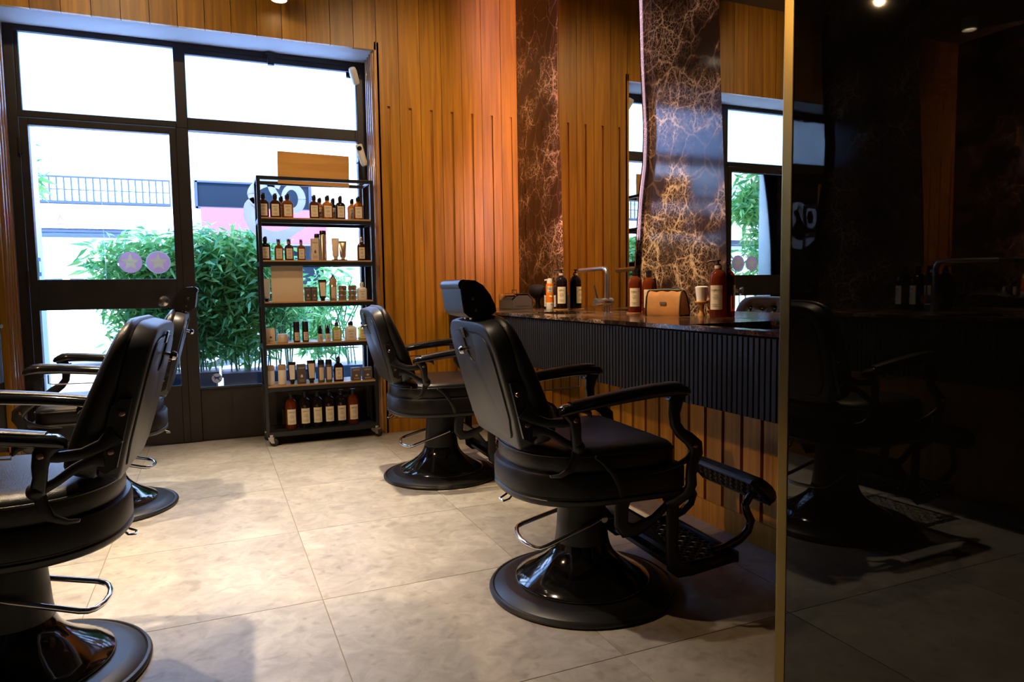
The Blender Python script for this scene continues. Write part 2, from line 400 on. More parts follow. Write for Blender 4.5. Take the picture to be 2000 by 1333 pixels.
# back wall: dark carrier and vertical teak boards, each its own part
wb = struct(MB().box((-1.507, YB+.03, 0), (-1.10, 5.2, CEIL)).box((1.10, YB+.03, 0), (2.138, 5.2, CEIL)).box((-1.10, YB+.03, 2.66), (1.10, 5.2, CEIL)).build('wall_back', 'plaster', sm=None))
def board(x0, x1, z0, z1, slot, parent, dep=.03):
    g = .0016; m = MB(); x0 += g; x1 -= g
    if slot is None: m.box((x0, 0, z0), (x1, dep, z1))
    else:
        s0, s1, t0, t1 = slot
        m.box((x0, 0, z0), (s0, dep, z1)).box((s1, 0, z0), (x1, dep, z1)).box((s0, .016, z0), (s1, dep, z1))
        if t1 < z1: m.box((s0, 0, t1), (s1, .0165, z1))
        if t0 > z0: m.box((s0, 0, z0), (s1, .0165, t0))
    return m.build('board', 'wood', parent, sm=None, fix=False)
for k in range(-18, 8):
    x0 = 1.087+.1505*k; x1 = x0+.1505
    if x1 < -1.5 or x0 > 2.117: continue
    x1 = min(x1, 2.117); x0 = max(x0, -1.507); c = 1.087+.1505*(k+.5)
    if x0 > 1.08: o = board(x0, x1, .098, CEIL, (c-.0095, c+.0095, .098, 2.245) if c+.02 < x1 else None, wb)
    elif x1 > -1.06: o = board(x0, x1, 2.607, CEIL, None, wb)
    else: o = board(x0, x1, .098, CEIL, (c-.0095, c+.0095, .098, 2.245) if c-.02 > x0 else None, wb)
    o.location = (0, YB, 0)
struct(MB().box((1.09, YB, 0), (1.879, YB+.03, .095)).build('baseboard_back', 'wood', sm=None))
struct(MB().box((-1.507, YB, 0), (-1.08, YB+.03, .095)).build('baseboard_left', 'wood', sm=None))
# reveal linings with reeded mouldings
def reveal(name, x, s):
    m = MB().box((min(x, x+s*.03), YB, 0), (max(x, x+s*.03), 5.07, 2.66))
    o = struct(m.build(name, 'wood', sm=None))
    for q in range(4):
        y = YB+.045+q*.062
        r = MB().lathe([(.015, 0), (.015, 2.604)], (x-s*.002, y, .001), 14); r.build('reed', 'reed', o, sm=60)
reveal('trim_1', 1.072, 1); reveal('trim_2', -1.075, -1)
struct(MB().box((-1.10, YB+.0305, 2.608), (1.10, 5.10, 2.658)).build('trim_3', 'soffit', sm=None))
struct(MB().box((1.0725, YB-.001, 0), (1.0865, YB+.03, 2.607)).build('trim_4', 'wood', sm=None))

# ------------------------------------------------------------------ shop front: frame, door, panes
YG = 5.11
win = struct(empty('window_1', (0, YG, 0)))
def wbar(n, x0, x1, z0, z1, p, y0=-.03, y1=.03, mt='frame', bev=.004): return MB().box((x0, y0, z0), (x1, y1, z1)).build(n, mt, p, sm=None, bev=bev)
wbar('frame_bar', -1.072, -1.018, 0, 2.61, win); wbar('frame_bar', 1.003, 1.10, 0, 2.61, win, -.035)
wbar('frame_bar', -1.018, 1.003, 2.572, 2.61, win)
wbar('frame_bar', -.161, -.093, 2.066, 2.572, win, -.035, .03)
wbar('frame_bar', -.166, -.093, 0, 2.066, win, -.035, .03)
wbar('transom', -1.018, -.161, 2.066, 2.105, win, -.045, .035)
wbar('transom', -.093, 1.003, 2.054, 2.133, win, -.045, .035)
wbar('frame_bar', -.093, 1.003, 2.539, 2.572, win, -.03, .02)
wbar('frame_bar', -1.018, -.996, 2.105, 2.572, win, -.02, .02)
wbar('bottom_panel', -.093, 1.003, 0, .349, win, -.02, .02)
wbar('drip_edge', -.093, 1.003, .349, .362, win, -.03, .028)
wbar('frosted_pane', -.996, -.161, 2.105, 2.572, win, -.003, .003, 'frost', 0)
wbar('frosted_pane', -.093, 1.003, 2.133, 2.539, win, -.003, .003, 'frost', 0)
wbar('pane', -.093, 1.003, .362, 2.054, win, -.003, .003, 'glass', 0)
MB().box((.415, -.06, 2.52), (.455, -.03, 2.60)).box((.40, -.055, 2.585), (.47, -.03, 2.60)).build('latch', 'frame', win, sm=None)
door = struct(empty('door_1', (0, YG-.012, 0)))
wbar('stile', -1.014, -.970, .004, 2.062, door, -.03, .028); wbar('stile', -.2065, -.1662, .004, 2.062, door, -.03, .028)
wbar('rail', -.97, -.2065, 2.021, 2.062, door, -.03, .028); wbar('rail', -.97, -.2065, .902, 1.091, door, -.03, .028)
wbar('bottom_panel', -.97, -.2065, .004, .385, door, -.024, .024)
wbar('pane', -.97, -.2065, 1.091, 2.021, door, -.003, .003, 'glass', 0); wbar('pane', -.97, -.2065, .385, .902, door, -.003, .003, 'glass', 0)
for z in (.25, 1.05, 1.85): MB().lathe([(.012, 0), (.012, .09)], (-1.014, -.038, z), 10).build('hinge', 'frame', door)
kn = MB().lathe([(.012, 0), (.012, .03), (.022, .036), (.035, .05), (.037, .062), (.03, .075), (.012, .081)], (0, 0, 0), 20, Matrix.Rotation(PI/2, 4, 'X')).build('handle', 'steel', door, loc=(-.283, -.028, .945))
MB().lathe([(.03, -.002), (.03, .006)], (0, 0, 0), 20, Matrix.Rotation(PI/2, 4, 'X')).build('rose', 'steel', kn)
# stickers on the door glass
def disc(n, r, mt, p, loc, t=.0012, sc=1.0): return MB().lathe([(r, 0), (r, t)], (0, 0, 0), 40, Matrix.Scale(sc, 4, (0, 0, 1)) @ Matrix.Rotation(PI/2, 4, 'X')).build(n, mt, p, sm=None, loc=loc)
def star_pts(r, n=5):
    c = [((r if i % 2 == 0 else r*.42)*math.sin(i*PI/5), (r if i % 2 == 0 else r*.42)*math.cos(i*PI/5)) for i in range(11)]
    return [(a[0]+(b[0]-a[0])*k/n, a[1]+(b[1]-a[1])*k/n) for a, b in zip(c, c[1:]) for k in range(n)]
def star(r, t=.001):
    pts = [((r if i % 2 == 0 else r*.42)*math.sin(i*PI/5), (r if i % 2 == 0 else r*.42)*math.cos(i*PI/5)) for i in range(10)]
    return MB().prism(pts, 0, -t, 'y')
for k, (x, lab) in enumerate(((-.467, 'round pink star sticker with clear white lettering on the door glass'), (-.307, 'round pink star sticker with pale rim and faded lettering on the door glass'))):
    SP = star_pts(.060); cir = [(.068*a/math.hypot(a, b), .068*b/math.hypot(a, b)) for a, b in SP]
    e = tag(MB().loft([[(a, 0, b) for a, b in SP], [(a, 0, b) for a, b in cir], [(a, -.0012, b) for a, b in cir], [(a, -.0012, b) for a, b in SP], [(a, 0, b) for a, b in SP]], False, False).build('star_sticker', 'redfilm', sm=None, loc=(x, YG-.0155, 1.199)), lab, 'sticker', 'star stickers on the door glass')
    MB().prism(SP, 0, -.0012, 'y').build('star', 'starfilm', e, sm=None)
    if k: MB().loft([[(r*math.cos(2*PI*j/40), y, r*math.sin(2*PI*j/40)) for j in range(40)] for r, y in ((.068, 0), (.068, -.0012), (.073, -.0012), (.073, 0))]+[[(.068*math.cos(2*PI*j/40), 0, .068*math.sin(2*PI*j/40)) for j in range(40)]], False, False).build('rim', 'whitefilm', e, sm=None)
    text('Treatwell', .024, 'whitefilm' if k == 0 else 'starfilm', e, (0, -.0028, -.004))
    text('2023', .011, 'whitefilm' if k == 0 else 'redfilm', e, (0, -.0028, -.053))
# no-dogs sticker on the fixed pane
e = tag(disc('no_dogs_sticker', .033, 'whitefilm', None, (.012, YG-.0035, .418)), 'round white sticker crossing out a dog, low on the fixed pane', 'sticker')
MB().box((-.004, 0, -.055), (.004, .001, -.03)).build('stem', 'whitefilm', e, sm=None)
dog = [(-.024, .004), (-.016, .009), (.008, .010), (.014, .014), (.018, .012), (.024, .009), (.022, .005), (.014, .004), (.012, -.001), (.013, -.012), (.009, -.012), (.006, -.003), (-.008, -.003), (-.012, -.012), (-.016, -.012), (-.014, -.001), (-.018, .004), (-.026, -.001)]
MB().prism(dog, -.0013, -.002, 'y').build('dog_mark', 'blue', e, sm=None)
MB().box((-.033, -.0026, -.0022), (.033, -.002, .0022), Matrix.Rotation(math.radians(42), 4, 'Y')).build('slash', 'blue', e, sm=None)
# big white swirl decal on the fixed pane (flat vinyl)
def ribbon(pts, w):
    v, f = [], []; n = len(pts)
    for i in range(n):
        a, b = pts[max(i-1, 0)], pts[min(i+1, n-1)]; tx, tz = b[0]-a[0], b[1]-a[1]; l = math.hypot(tx, tz); nx, nz = -tz/l, tx/l
        ww = w[i]/2; v += [(pts[i][0]+nx*ww, pts[i][1]+nz*ww), (pts[i][0]-nx*ww, pts[i][1]-nz*ww)]
    m = MB()
    vv = [(p[0], 0, p[1]) for p in v]+[(p[0], .0008, p[1]) for p in v]; N2 = 2*n
    for i in range(n-1):
        a = 2*i; f += [(a, a+1, a+3, a+2), (N2+a, N2+a+2, N2+a+3, N2+a+1), (a, a+2, N2+a+2, N2+a), (a+1, N2+a+1, N2+a+3, a+3)]
    return m.add(vv, f)
def smooth(P, n=6):
    out = []
    for i in range(len(P)-1):
        p0, p1, p2, p3 = P[max(i-1, 0)], P[i], P[i+1], P[min(i+2, len(P)-1)]
        for k in range(n):
            t = k/n; out.append(tuple(.5*((2*p1[d])+(-p0[d]+p2[d])*t+(2*p0[d]-5*p1[d]+4*p2[d]-p3[d])*t*t+(-p0[d]+3*p1[d]-3*p2[d]+p3[d])*t**3) for d in range(len(p1))))
    out.append(tuple(P[-1])); return out
dec = tag(empty('swirl_decal', (0, YG-.0045, 0)), 'large white swirling ampersand decal on the fixed window pane behind the trolley', 'decal')
sp = smooth([(.47, 1.725), (.40, 1.75), (.325, 1.725), (.285, 1.665), (.325, 1.612), (.275, 1.575), (.268, 1.49), (.315, 1.415), (.40, 1.375), (.49, 1.392), (.57, 1.44), (.625, 1.475)])
ribbon(sp, [.05+.035*math.sin(PI*i/(len(sp)-1))*(1+.4*math.sin(6*PI*i/(len(sp)-1))) for i in range(len(sp))]).build('stroke', 'whitefilm', dec, sm=None)
rg = [(.548+.062*math.cos(2*PI*i/36), 1.64+.082*math.sin(2*PI*i/36)) for i in range(37)]
ribbon(rg, [.028+.012*(1+math.cos(2*PI*i/36)) for i in range(37)]).build('ring', 'whitefilm', dec, sm=None)
rb = smooth([(.50, 1.57), (.455, 1.63), (.415, 1.70), (.40, 1.75)], 5); ribbon(rb, [.045]*len(rb)).build('bridge', 'whitefilm', dec, sm=None)

# ------------------------------------------------------------------ right wall: mirrors, marble panels, false wall, counter
def lerp(tab, z):
    for (a, b) in zip(tab, tab[1:]):
        if (a[1]-z)*(b[1]-z) <= 0: return a[0]+(b[0]-a[0])*(z-a[1])/(b[1]-a[1] or 1)
    return tab[0][0] if z > tab[0][1] else tab[-1][0]
XMB = 2.117                                   # marble facing; the mirrors stand 4 cm in front of it, lit from behind
def slab(x, s, y0, y1, lab):
    return tag(MB().box((min(x, x+s*.02), y0, .8587), (max(x, x+s*.02), y1, CEIL-.01)).build('marble_panel', 'marble', sm=None), lab, 'marble panel', 'marble panels behind the mirrors')
def mirror(x, s, R, Lf, lab, led=True):
    zs = [.859+i*(CEIL-.02-.859)/54 for i in range(55)]; rings = []
    for z in zs:
        y0, y1 = lerp(R, z), lerp(Lf, z); rings.append([(x, y0+.0015, z), (x, y1-.0015, z), (x+s*.0015, y1, z), (x+s*.006, y1, z), (x+s*.006, y0, z), (x+s*.0015, y0, z)])
    o = tag(MB().loft(rings).build('wall_mirror', 'mirror', sm=30), lab, 'mirror', 'backlit wavy mirrors')
    MB().box((min(x+s*.007, x+s*.041), max(lerp(R, 1.5), lerp(R, 2.5))+.12, .9), (max(x+s*.007, x+s*.041), min(lerp(Lf, 1.5), lerp(Lf, 2.5))-.12, CEIL-.05)).build('backing', 'slatback', o, sm=None)
    for tab, d, mt in ((R, .10, 'lav'), (Lf, -.04, 'lav2')):
        pts = [(x+s*.0125, lerp(tab, z)+d, z) for z in zs[1:-1:2]]
        if led: MB().tube(pts, .0045, 6).build('light_strip', mt, o)
    return o
m1R = [(4.026, 3.4), (4.026, 2.80), (4.048, 2.43), (4.045, 2.17), (4.004, 1.75), (3.995, 1.43), (3.982, 1.005), (3.98, .8)]
m2L = [(3.13, 3.4), (3.129, 2.464), (3.115, 2.15), (3.085, 1.80), (3.095, 1.63), (3.129, 1.48), (3.168, 1.11), (3.165, .8)]
m2R = [(2.515, 3.4), (2.509, 2.233), (2.498, 1.97), (2.479, 1.68), (2.457, 1.35), (2.447, 1.13), (2.44, .8)]
slab(XMB, 1, 3.70, YB, 'dark brown veined marble panel in the corner beside the pink lit boards')
slab(XMB, 1, 2.20, 3.40, 'dark veined marble panel between the two mirrors, reflecting the window')
mA = mirror(XM, 1, m2L, m1R, 'wavy edged mirror between the two marble panels, reflecting the teak boards')
l = bpy.data.lights.new('led_strip_light', 'AREA'); l.shape = 'RECTANGLE'; l.size = .02; l.size_y = 2.1; l.energy = 20; l.color = (1, .47, .48)
lo = bpy.data.objects.new('led_strip_light', l); COL.objects.link(lo); lo.parent = mA; lo.location = (XM+.022, 3.985, 2.30); lo.rotation_euler = (PI/2, 0, 0)
mirror(XM, 1, [(.1, 3.4), (.1, .8)], m2R, 'wavy edged mirror beside the smoked glass, reflecting the shop door')

fw = struct(MB().box((XW+.02, -.6, 0), (2.138, YB, .58)).build('wall_1', 'plaster', sm=None)); fw.name = 'wall_undercounter'
def uboard(y0, par):
    m = MB().box((0, 0, .098), (.02, .0915, .579)).box((.015, .0915, .098), (.02, .1097, .579)); return m
ub = uboard(0, fw).build('board', 'wood', fw, sm=None, fix=False)
for k in range(-24, 23):
    o = ub if k == -24 else ub.copy()
    if k != -24: COL.objects.link(o)
    o.location = (XW, 2.345+.1097*k, 0)
struct(MB().box((XW, -.35, 0), (XW+.02, YB, .096)).build('baseboard_right', 'wood', sm=None))

def counter(mx, yend, sinks, lab, ystart=.15):
    # mx maps the right-hand x to this counter's x
    def bx(m, x0, x1, y0, y1, z0, z1): a, b = mx(x0), mx(x1); m.box((min(a, b), y0, z0), (max(a, b), y1, z1))
    root = tag(empty('wash_counter', (mx(1.7), 2.2, 0)), lab, 'counter')
    inv = Matrix.Translation((-mx(1.7), -2.2, 0))
    def bld(m, n, mt, **k):
        m.v = [tuple(inv @ Vector(p)) for p in m.v]; return m.build(n, mt, root, **k)
    zt, zl = .8585, .8424
    m = MB(); ys = [ystart]+[y for q in sinks for y in q[2:]]+[yend]
    for i in range(0, len(ys)-1, 2): bx(m, 1.545, 2.115, ys[i], ys[i+1], zl, zt)
    for (x0, x1, y0, y1) in sinks: bx(m, 1.545, x0, y0, y1, zl, zt); bx(m, x1, 2.115, y0, y1, zl, zt)
    top = bld(m, 'worktop', 'marbletop', sm=None)
    for (x0, x1, y0, y1) in sinks:
        q = MB(); t = .012; d = .115
        bx(q, x0-t, x0, y0-t, y1+t, zl-d, zl); bx(q, x1, x1+t, y0-t, y1+t, zl-d, zl); bx(q, x0, x1, y0-t, y0, zl-d, zl); bx(q, x0, x1, y1, y1+t, zl-d, zl); bx(q, x0, x1, y0, y1, zl-d-t, zl-d)
        b = bld(q, 'basin', 'marbletop', sm=None)
        dr = bld(MB().lathe([(.022, 0), (.02, .004)], (mx((x0+x1)/2), (y0+y1)/2, zl-d), 16), 'drain', 'chrome')
        dr.parent = b
    body = MB(); bx(body, 1.566, 1.878, ystart, yend-.01, .582, .715)
    bx(body, 1.562, 1.572, ystart, yend-.004, .582, zl-.002); bx(body, 1.57, 1.878, yend-.02, yend-.004, .582, zl-.002)
    bld(body, 'carcass', 'slatback', sm=None)
    sm_ = None; k = 0; y = ystart
    while y < yend-.02:
        if sm_ is None:
            q = MB(); a, b = mx(1.550), mx(1.563); q.box((min(a, b)-mx(1.7), 0, .580), (max(a, b)-mx(1.7), .0175, .835)); sm_ = q.build('slat', 'slat', root, sm=None, bev=.0012); o = sm_
        else: o = sm_.copy(); COL.objects.link(o)
        o.location = (0, y-2.2, 0); y += .0246
    return root
cR = counter(lambda x: x, YB-.005, [(1.60, 1.99, 1.70, 2.09), (1.67, 1.91, 3.29, 3.67)], 'long floating marble topped counter with black slatted front along the right wall')
MX = lambda x: .61-x
cL = counter(MX, 4.08, [(1.60, 1.99, 1.70, 2.06)], 'slatted counter on the left wall, its end just showing at the left of the frame')
for o in (struct(MB().box((MX(2.117), -.6, 0), (MX(XW), 4.05, .58)).build('wall_2', 'wood', sm=None)),): pass
slab(MX(XMB), -1, 2.20, 4.05, 'marble panel on the left wall, seen only reflected in the smoked glass')
slab(MX(XMB), -1, .3, 2.198, 'second marble panel on the left wall nearer the camera, seen only in reflections')
mirror(MX(XM), -1, m2L, [(4.05, 3.4), (4.05, .8)], 'far mirror on the left wall, seen only in reflections', False)
mirror(MX(XM), -1, [(1.95, 3.4), (1.93, .8)], m2R, 'near mirror on the left wall, seen only in reflections', False)

# smoked glass partition at the right
gp = tag(empty('glass_partition', (.941, .958, 0)), 'tall smoked black glass partition with a brass edge, filling the right of the view', 'partition')
MB().box((-.006, -1.7, .004), (.006, -.024, 3.30)).build('glass_panel', 'smoked', gp, sm=None)
MB().box((-.0075, -.024, .004), (.0075, 0, 3.30)).build('edge_strip', 'brass', gp, sm=None, bev=.002)
MB().box((-.02, -1.72, 3.295), (.02, 0, 3.35)).build('top_rail', 'black_met', gp, sm=None)

# ------------------------------------------------------------------ ceiling spots (lamp bodies and their light, added fill spots included)
for i, (x, y, z, ax, ay, az, p, cone, bl) in enumerate(SPOTS):
    r = tag(empty('ceiling_spot', (x, y, z+.07)), ['warm ceiling spot above the nearest left chair', 'warm ceiling spot above the far left chair', 'warm ceiling spot over the middle of the floor', 'warm ceiling spot in front of the shop window', 'added unseen fill spot washing the teak corner', 'added unseen fill spot washing the boards above the door', 'added unseen fill spot aimed at the right counter'][i], 'lamp', 'ceiling spots')
    MB().lathe([(.052, 0), (.052, -.085), (.046, -.09), (.044, -.07)], (0, 0, 0), 24, cap1=False).build('housing', 'white', r)
    MB().lathe([(.008, -.002), (.008, CEIL-z-.07)], n=10).build('stem', 'black_met', r)
    MB().lathe([(.043, -.068), (.043, -.074)], (0, 0, 0), 24).build('lens', 'lamp', r)
    l = bpy.data.lights.new('spot_light', 'SPOT'); l.energy = p; l.color = SOFT if i < 4 else WARM; l.spot_size = math.radians(cone); l.spot_blend = bl; l.shadow_soft_size = .03
    lo = bpy.data.objects.new('spot_light', l); COL.objects.link(lo); lo.parent = r; lo.location = (0, 0, -.095)
    lo.rotation_euler = Vector((ax-x, ay-y, az-z)).to_track_quat('-Z', 'Y').to_euler()
# added lamp standing in for ceiling light bounced low off the left mirror
ws = tag(empty('added_wall_spot', (-1.36, 2.6, 2.46)), 'added unseen spot standing in for light bounced off the left mirror', 'lamp')
MB().lathe([(.035, 0), (.04, .09)], (0, 0, 0), 16, Matrix.Rotation(math.radians(120), 4, 'Y') @ Matrix.Translation((0, 0, -.05))).build('housing', 'black_met', ws)
MB().box((-.10, -.02, -.02), (-.02, .02, .02)).build('bracket', 'black_met', ws, sm=None)
l = bpy.data.lights.new('added_wall_spot_light', 'SPOT'); l.energy = 100; l.color = (1, .62, .30); l.spot_size = math.radians(110); l.spot_blend = .5; l.shadow_soft_size = .02
lo = bpy.data.objects.new('added_wall_spot_light', l); COL.objects.link(lo); lo.parent = ws; lo.location = (.07, 0, -.04); lo.rotation_euler = Vector((2.9, .2, -2.0)).to_track_quat('-Z', 'Y').to_euler()
# ------------------------------------------------------------------ barber chairs (local: x forward, y left)
def douter(front, rear, hw, inset, n=22, rc=.035):
    f, r, h = front-inset, rear+inset, hw-inset; xc = -.03; pts = []
    for i in range(5):                                    # front right corner to front left corner
        a = -PI/2+PI/2*i/4; pts.append((f-rc+rc*math.cos(a), -h+rc+rc*math.sin(a)))
    for i in range(5):
        a = PI/2*i/4; pts.append((f-rc+rc*math.cos(a), h-rc+rc*math.sin(a)))
    for i in range(n+1):
        a = PI/2+PI*i/n; ca, sa = math.cos(a), math.sin(a)
        pts.append((xc+(xc-r)*math.copysign(abs(ca)**.85, ca), h*math.copysign(abs(sa)**.85, sa)))
    return pts
def dloft(front, rear, hw, prof):
    return MB().loft([[(x, y, z) for x, y in douter(front, rear, hw, i)] for i, z in prof])
LEAN = math.radians(15.2)
BM = Matrix.Translation((-.291, 0, .528)) @ Matrix.Rotation(-LEAN, 4, 'Y')       # back frame: x forward of the rear face, z up along the back
def back_outline(inset, n=26):
    w0, w1, hs, ht = .212, .234, .20, .388; pts = []
    i = inset
    for k in range(4):
        a = PI+PI/2*k/3; pts.append((-(w0-i)+.03+.03*math.cos(a), i+.03+.03*math.sin(a)))
    for k in range(4):
        a = -PI/2+PI/2*k/3; pts.append(((w0-i)-.03+.03*math.cos(a), i+.03+.03*math.sin(a)))
    pts.append((w1-.004-i, .10))
    for k in range(n+1):
        a = PI*k/n; ca, sa = math.cos(a), math.sin(a)
        pts.append(((w1-i)*math.copysign(abs(ca)**.38, ca), hs+(ht-i-hs)*abs(sa)**.45))
    pts.append((-(w1-.004-i), .10))
    return pts
def ring_at(inset, xf): return [(xf(u, v) if callable(xf) else xf, u, v) for u, v in back_outline(inset)]
def front_depth(v): return .128-.052*max(0, min(1, v/.385))**1.3
BUT = [(u, v) for v, us in ((.30, (-.105, 0, .105)), (.225, (-.155, -.052, .052, .155)), (.15, (-.105, 0, .105))) for u in us]
def tuft(u, v):
    d = 0
    for bu, bv in BUT: d -= .022*math.exp(-((u-bu)**2+(v-bv)**2)/(2*.017**2))
    if v > .29:
        for bu in (-.105, 0, .105): d -= .010*math.exp(-((u-bu)**2)/(2*.006**2))
    for (a, b) in TL:
        ax, ay = a; bx_, by = b; L2 = (bx_-ax)**2+(by-ay)**2; t = max(0, min(1, ((u-ax)*(bx_-ax)+(v-ay)*(by-ay))/L2))
        d -= .007*math.exp(-((u-ax-t*(bx_-ax))**2+(v-ay-t*(by-ay))**2)/(2*.006**2))
    return d
TL = [(a, b) for a in BUT for b in BUT if a < b and .05 < math.hypot(a[0]-b[0], a[1]-b[1]) < .1]
def lattice(x0, x1, y0, y1, z0, z1, nx, ny, hole=.36):
    m = MB(); dx, dy = (x1-x0)/nx, (y1-y0)/ny; n = 8
    for i in range(nx):
        for j in range(ny):
            cx, cy = x0+dx*(i+.5), y0+dy*(j+.5); out, inn = [], []
            for k in range(n):
                a = 2*PI*k/n+PI/8; c, s_ = math.cos(a), math.sin(a); q = max(abs(c), abs(s_))
                out.append((cx+c/q*dx/2, cy+s_/q*dy/2)); rr = hole*(1.15 if (i+j) % 2 else .85); inn.append((cx+c*rr*dx, cy+s_*rr*dy))
            v = [(x, y, z1) for x, y in out]+[(x, y, z1) for x, y in inn]+[(x, y, z0) for x, y in out]+[(x, y, z0) for x, y in inn]; f = []
            for k in range(n):
                l = (k+1) % n; f += [(k, l, n+l, n+k), (2*n+l, 2*n+k, 3*n+k, 3*n+l), (n+k, n+l, 3*n+l, 3*n+k)]
            m.add(v, f)
    m.box((x0-.008, y0-.008, z0-.004), (x0, y1+.008, z1+.004)).box((x1, y0-.008, z0-.004), (x1+.008, y1+.008, z1+.004)).box((x0, y0-.008, z0-.004), (x1, y0, z1+.004)).box((x0, y1, z0-.004), (x1, y1+.008, z1+.004))
    return m
def screw(name, p, c, ax, r=.010, mt='copper'):
    R = {'y': Matrix.Rotation(PI/2, 4, 'X'), '-y': Matrix.Rotation(-PI/2, 4, 'X'), 'x': Matrix.Rotation(-PI/2, 4, 'Y')}[ax]
    return MB().lathe([(r, -.004), (r, .003), (r*.75, .006), (r*.3, .0065)], (0, 0, 0), 12, Matrix.Translation(c) @ R).build(name, mt, p)

def make_chair(loc, rz, label, head=True, lift=0):
    T = empty('barber_chair', loc, rz, label, 'chair', 'black barber chairs')
    P = lambda m, n, mt, **k: m.build(n, mt, T, **k)
    base = P(MB().lathe([(.300, 0), (.309, .004), (.311, .011), (.306, .018), (.299, .020), (.294, .0175), (.288, .022), (.262, .034), (.256, .035), (.20, .038)], n=72), 'base_plate', 'satin')
    P(MB().lathe([(.222, .036), (.224, .042), (.220, .048), (.19, .062), (.155, .083), (.125, .106), (.105, .128), (.095, .148), (.090, .165)], n=64), 'base_cover', 'gloss', sm=60)
    P(MB().lathe([(.090, .16), (.085, .20), (.078, .30), (.076, .318), (.080, .322), (.080, .336), (.06, .352)], n=48), 'column', 'satin')
    P(MB().box((-.13, -.11, .335), (.14, .11, .3655)), 'turntable', 'black_met', bev=.006)
    P(dloft(.236, -.280, .268, [(.03, .355), (.006, .357), (0, .364), (0, .374), (.005, .378), (.005, .382), (0, .386), (0, .444), (.004, .452), (.03, .457)]), 'seat_frame', 'satin', sm=50)
    seat = P(dloft(.205, -.266, .252, [(.02, .452), (.002, .454), (0, .462), (0, .503), (.003, .514), (.011, .523), (.026, .530), (.06, .535), (.11, .537)]), 'seat_cushion', 'leather', sm=60)
    pip = MB().tube([(x, y, .505) for x, y in douter(.205, -.266, .252, -.0005)], .0035, 6, closed=True); pip.build('piping', 'leather', seat, sm=80)
    # ---- backrest
    sh = MB().loft([ring_at(i, x) for i, x in ((.012, -.001), (.004, .001), (0, .006), (0, .046), (.006, .049))], m=BM)
    shell = P(sh, 'back_shell', 'satin', sm=50)
    cu = MB(); rings = [ring_at(.005, .047), ring_at(-.003, .056)]
    rings.append(ring_at(-.004, lambda u, v: .047+(front_depth(v)-.047)*.55)); rings.append(ring_at(.000, lambda u, v: .047+(front_depth(v)-.047)*.82))
    rings.append(ring_at(.010, lambda u, v: front_depth(v)-.003))
    cu.loft(rings, True, False, m=BM)
    N = 16; c0 = (0, .195); o0 = back_outline(.010); rr = []
    for k in range(N):
        s_ = 1-k/N; rr.append([(front_depth(v0)+(-.003 if k == 0 else .006*(1-s_**2)*1.6+tuft(u0, v0)), u0, v0) for u, v in o0 for u0, v0 in [(c0[0]+(u-c0[0])*s_, c0[1]+(v-c0[1])*s_)]])
    cu.loft(rr, False, True, m=BM)
    cush = P(cu, 'back_cushion', 'leather', sm=75, fix=True)
    seam = MB().tube([(front_depth(v)*.62, u*1.012, v) for u, v in [(-.216, .165), (-.2165, .168)]], .001, 4, m=BM)
    for bu, bv in BUT: MB().sphere((front_depth(bv)-.010, bu, bv), .0085, 10, 6, m=BM).build('button', 'leather', cush, sm=80)
    # raised rear panel with a U-shaped recess round the recline knob
    po = [p for p in back_outline(.034)]
    top = [p for p in po if p[1] > .33]; hi = max(p[1] for p in po)
    out = []; done = False
    for p in po:
        if p[1] > .2 and abs(p[0]) < .055:
            if not done:
                done = True; out += [(.056, hi-.004), (.05, hi-.02)]+[(.046*math.cos(a), hi-.055+.045*math.sin(a)*1.0) for a in [-PI*k/10 for k in range(11)]]+[(-.05, hi-.02), (-.056, hi-.004)]
        else: out.append(p)
    bp = MB().loft([[(x, u, v) for u, v in out] for x in (.001, -.006)], m=BM)
    P(bp, 'back_panel', 'satin', sm=30, bev=.003)
    g = MB().tube([(-.0012, u, v) for u, v in po], .0022, 5, closed=True, m=BM); P(g, 'panel_groove', 'slatback', sm=80)
    kn = P(MB().lathe([(.006, 0), (.006, .02), (.011, .022), (.013, .028), (.010, .036), (.004, .038)], n=16, m=BM @ Matrix.Translation((-.004, 0, hi-.050)) @ Matrix.Rotation(-PI/2, 4, 'Y')), 'recline_knob', 'chrome')
    pl = P(MB().box((-.0045, .004, hi-.030), (.0005, .036, hi+.002), BM @ Matrix.Translation((-.006, 0, .012))), 'maker_plate', 'brass', sm=None, bev=.001)
    tag(pl, 'small brass plate')
    # ---- armrests, brackets, legs
    for s in (-1, 1):
        y = .283*s
        arm = [(-.205, .655, .020, .036), (-.19, .662, .032, .044), (-.15, .668, .030, .05), (-.08, .678, .032, .054), (0, .688, .034, .056), (.09, .697, .036, .058), (.16, .700, .038, .058), (.20, .697, .036, .054), (.216, .692, .024, .044), (.222, .688, .010, .03)]
        rings = []
        for x, z, h, w in arm:
            rings.append([(x, y+w/2*math.copysign(abs(math.cos(a))**.6, math.cos(a)), z-.008+h/2*math.copysign(abs(math.sin(a))**.7, math.sin(a))) for a in [2*PI*k/14 for k in range(14)]])
        a = P(MB().loft(rings), 'armrest', 'gloss', sm=60)
        rings = [[(x, y+w*.43*math.copysign(abs(math.cos(q))**.7, math.cos(q)), z-.008+h*.42+.008*math.sin(q)) for q in [2*PI*k/14 for k in range(14)]] for x, z, h, w in [(-.17, .666, .028, .040), (-.15, .668, .030, .046), (-.08, .678, .032, .05), (0, .688, .034, .052), (.09, .697, .036, .054), (.16, .700, .038, .052), (.185, .699, .036, .046), (.195, .697, .03, .03)]]
        MB().loft(rings).build('arm_pad', 'leather', a, sm=70)
        fr = MB()
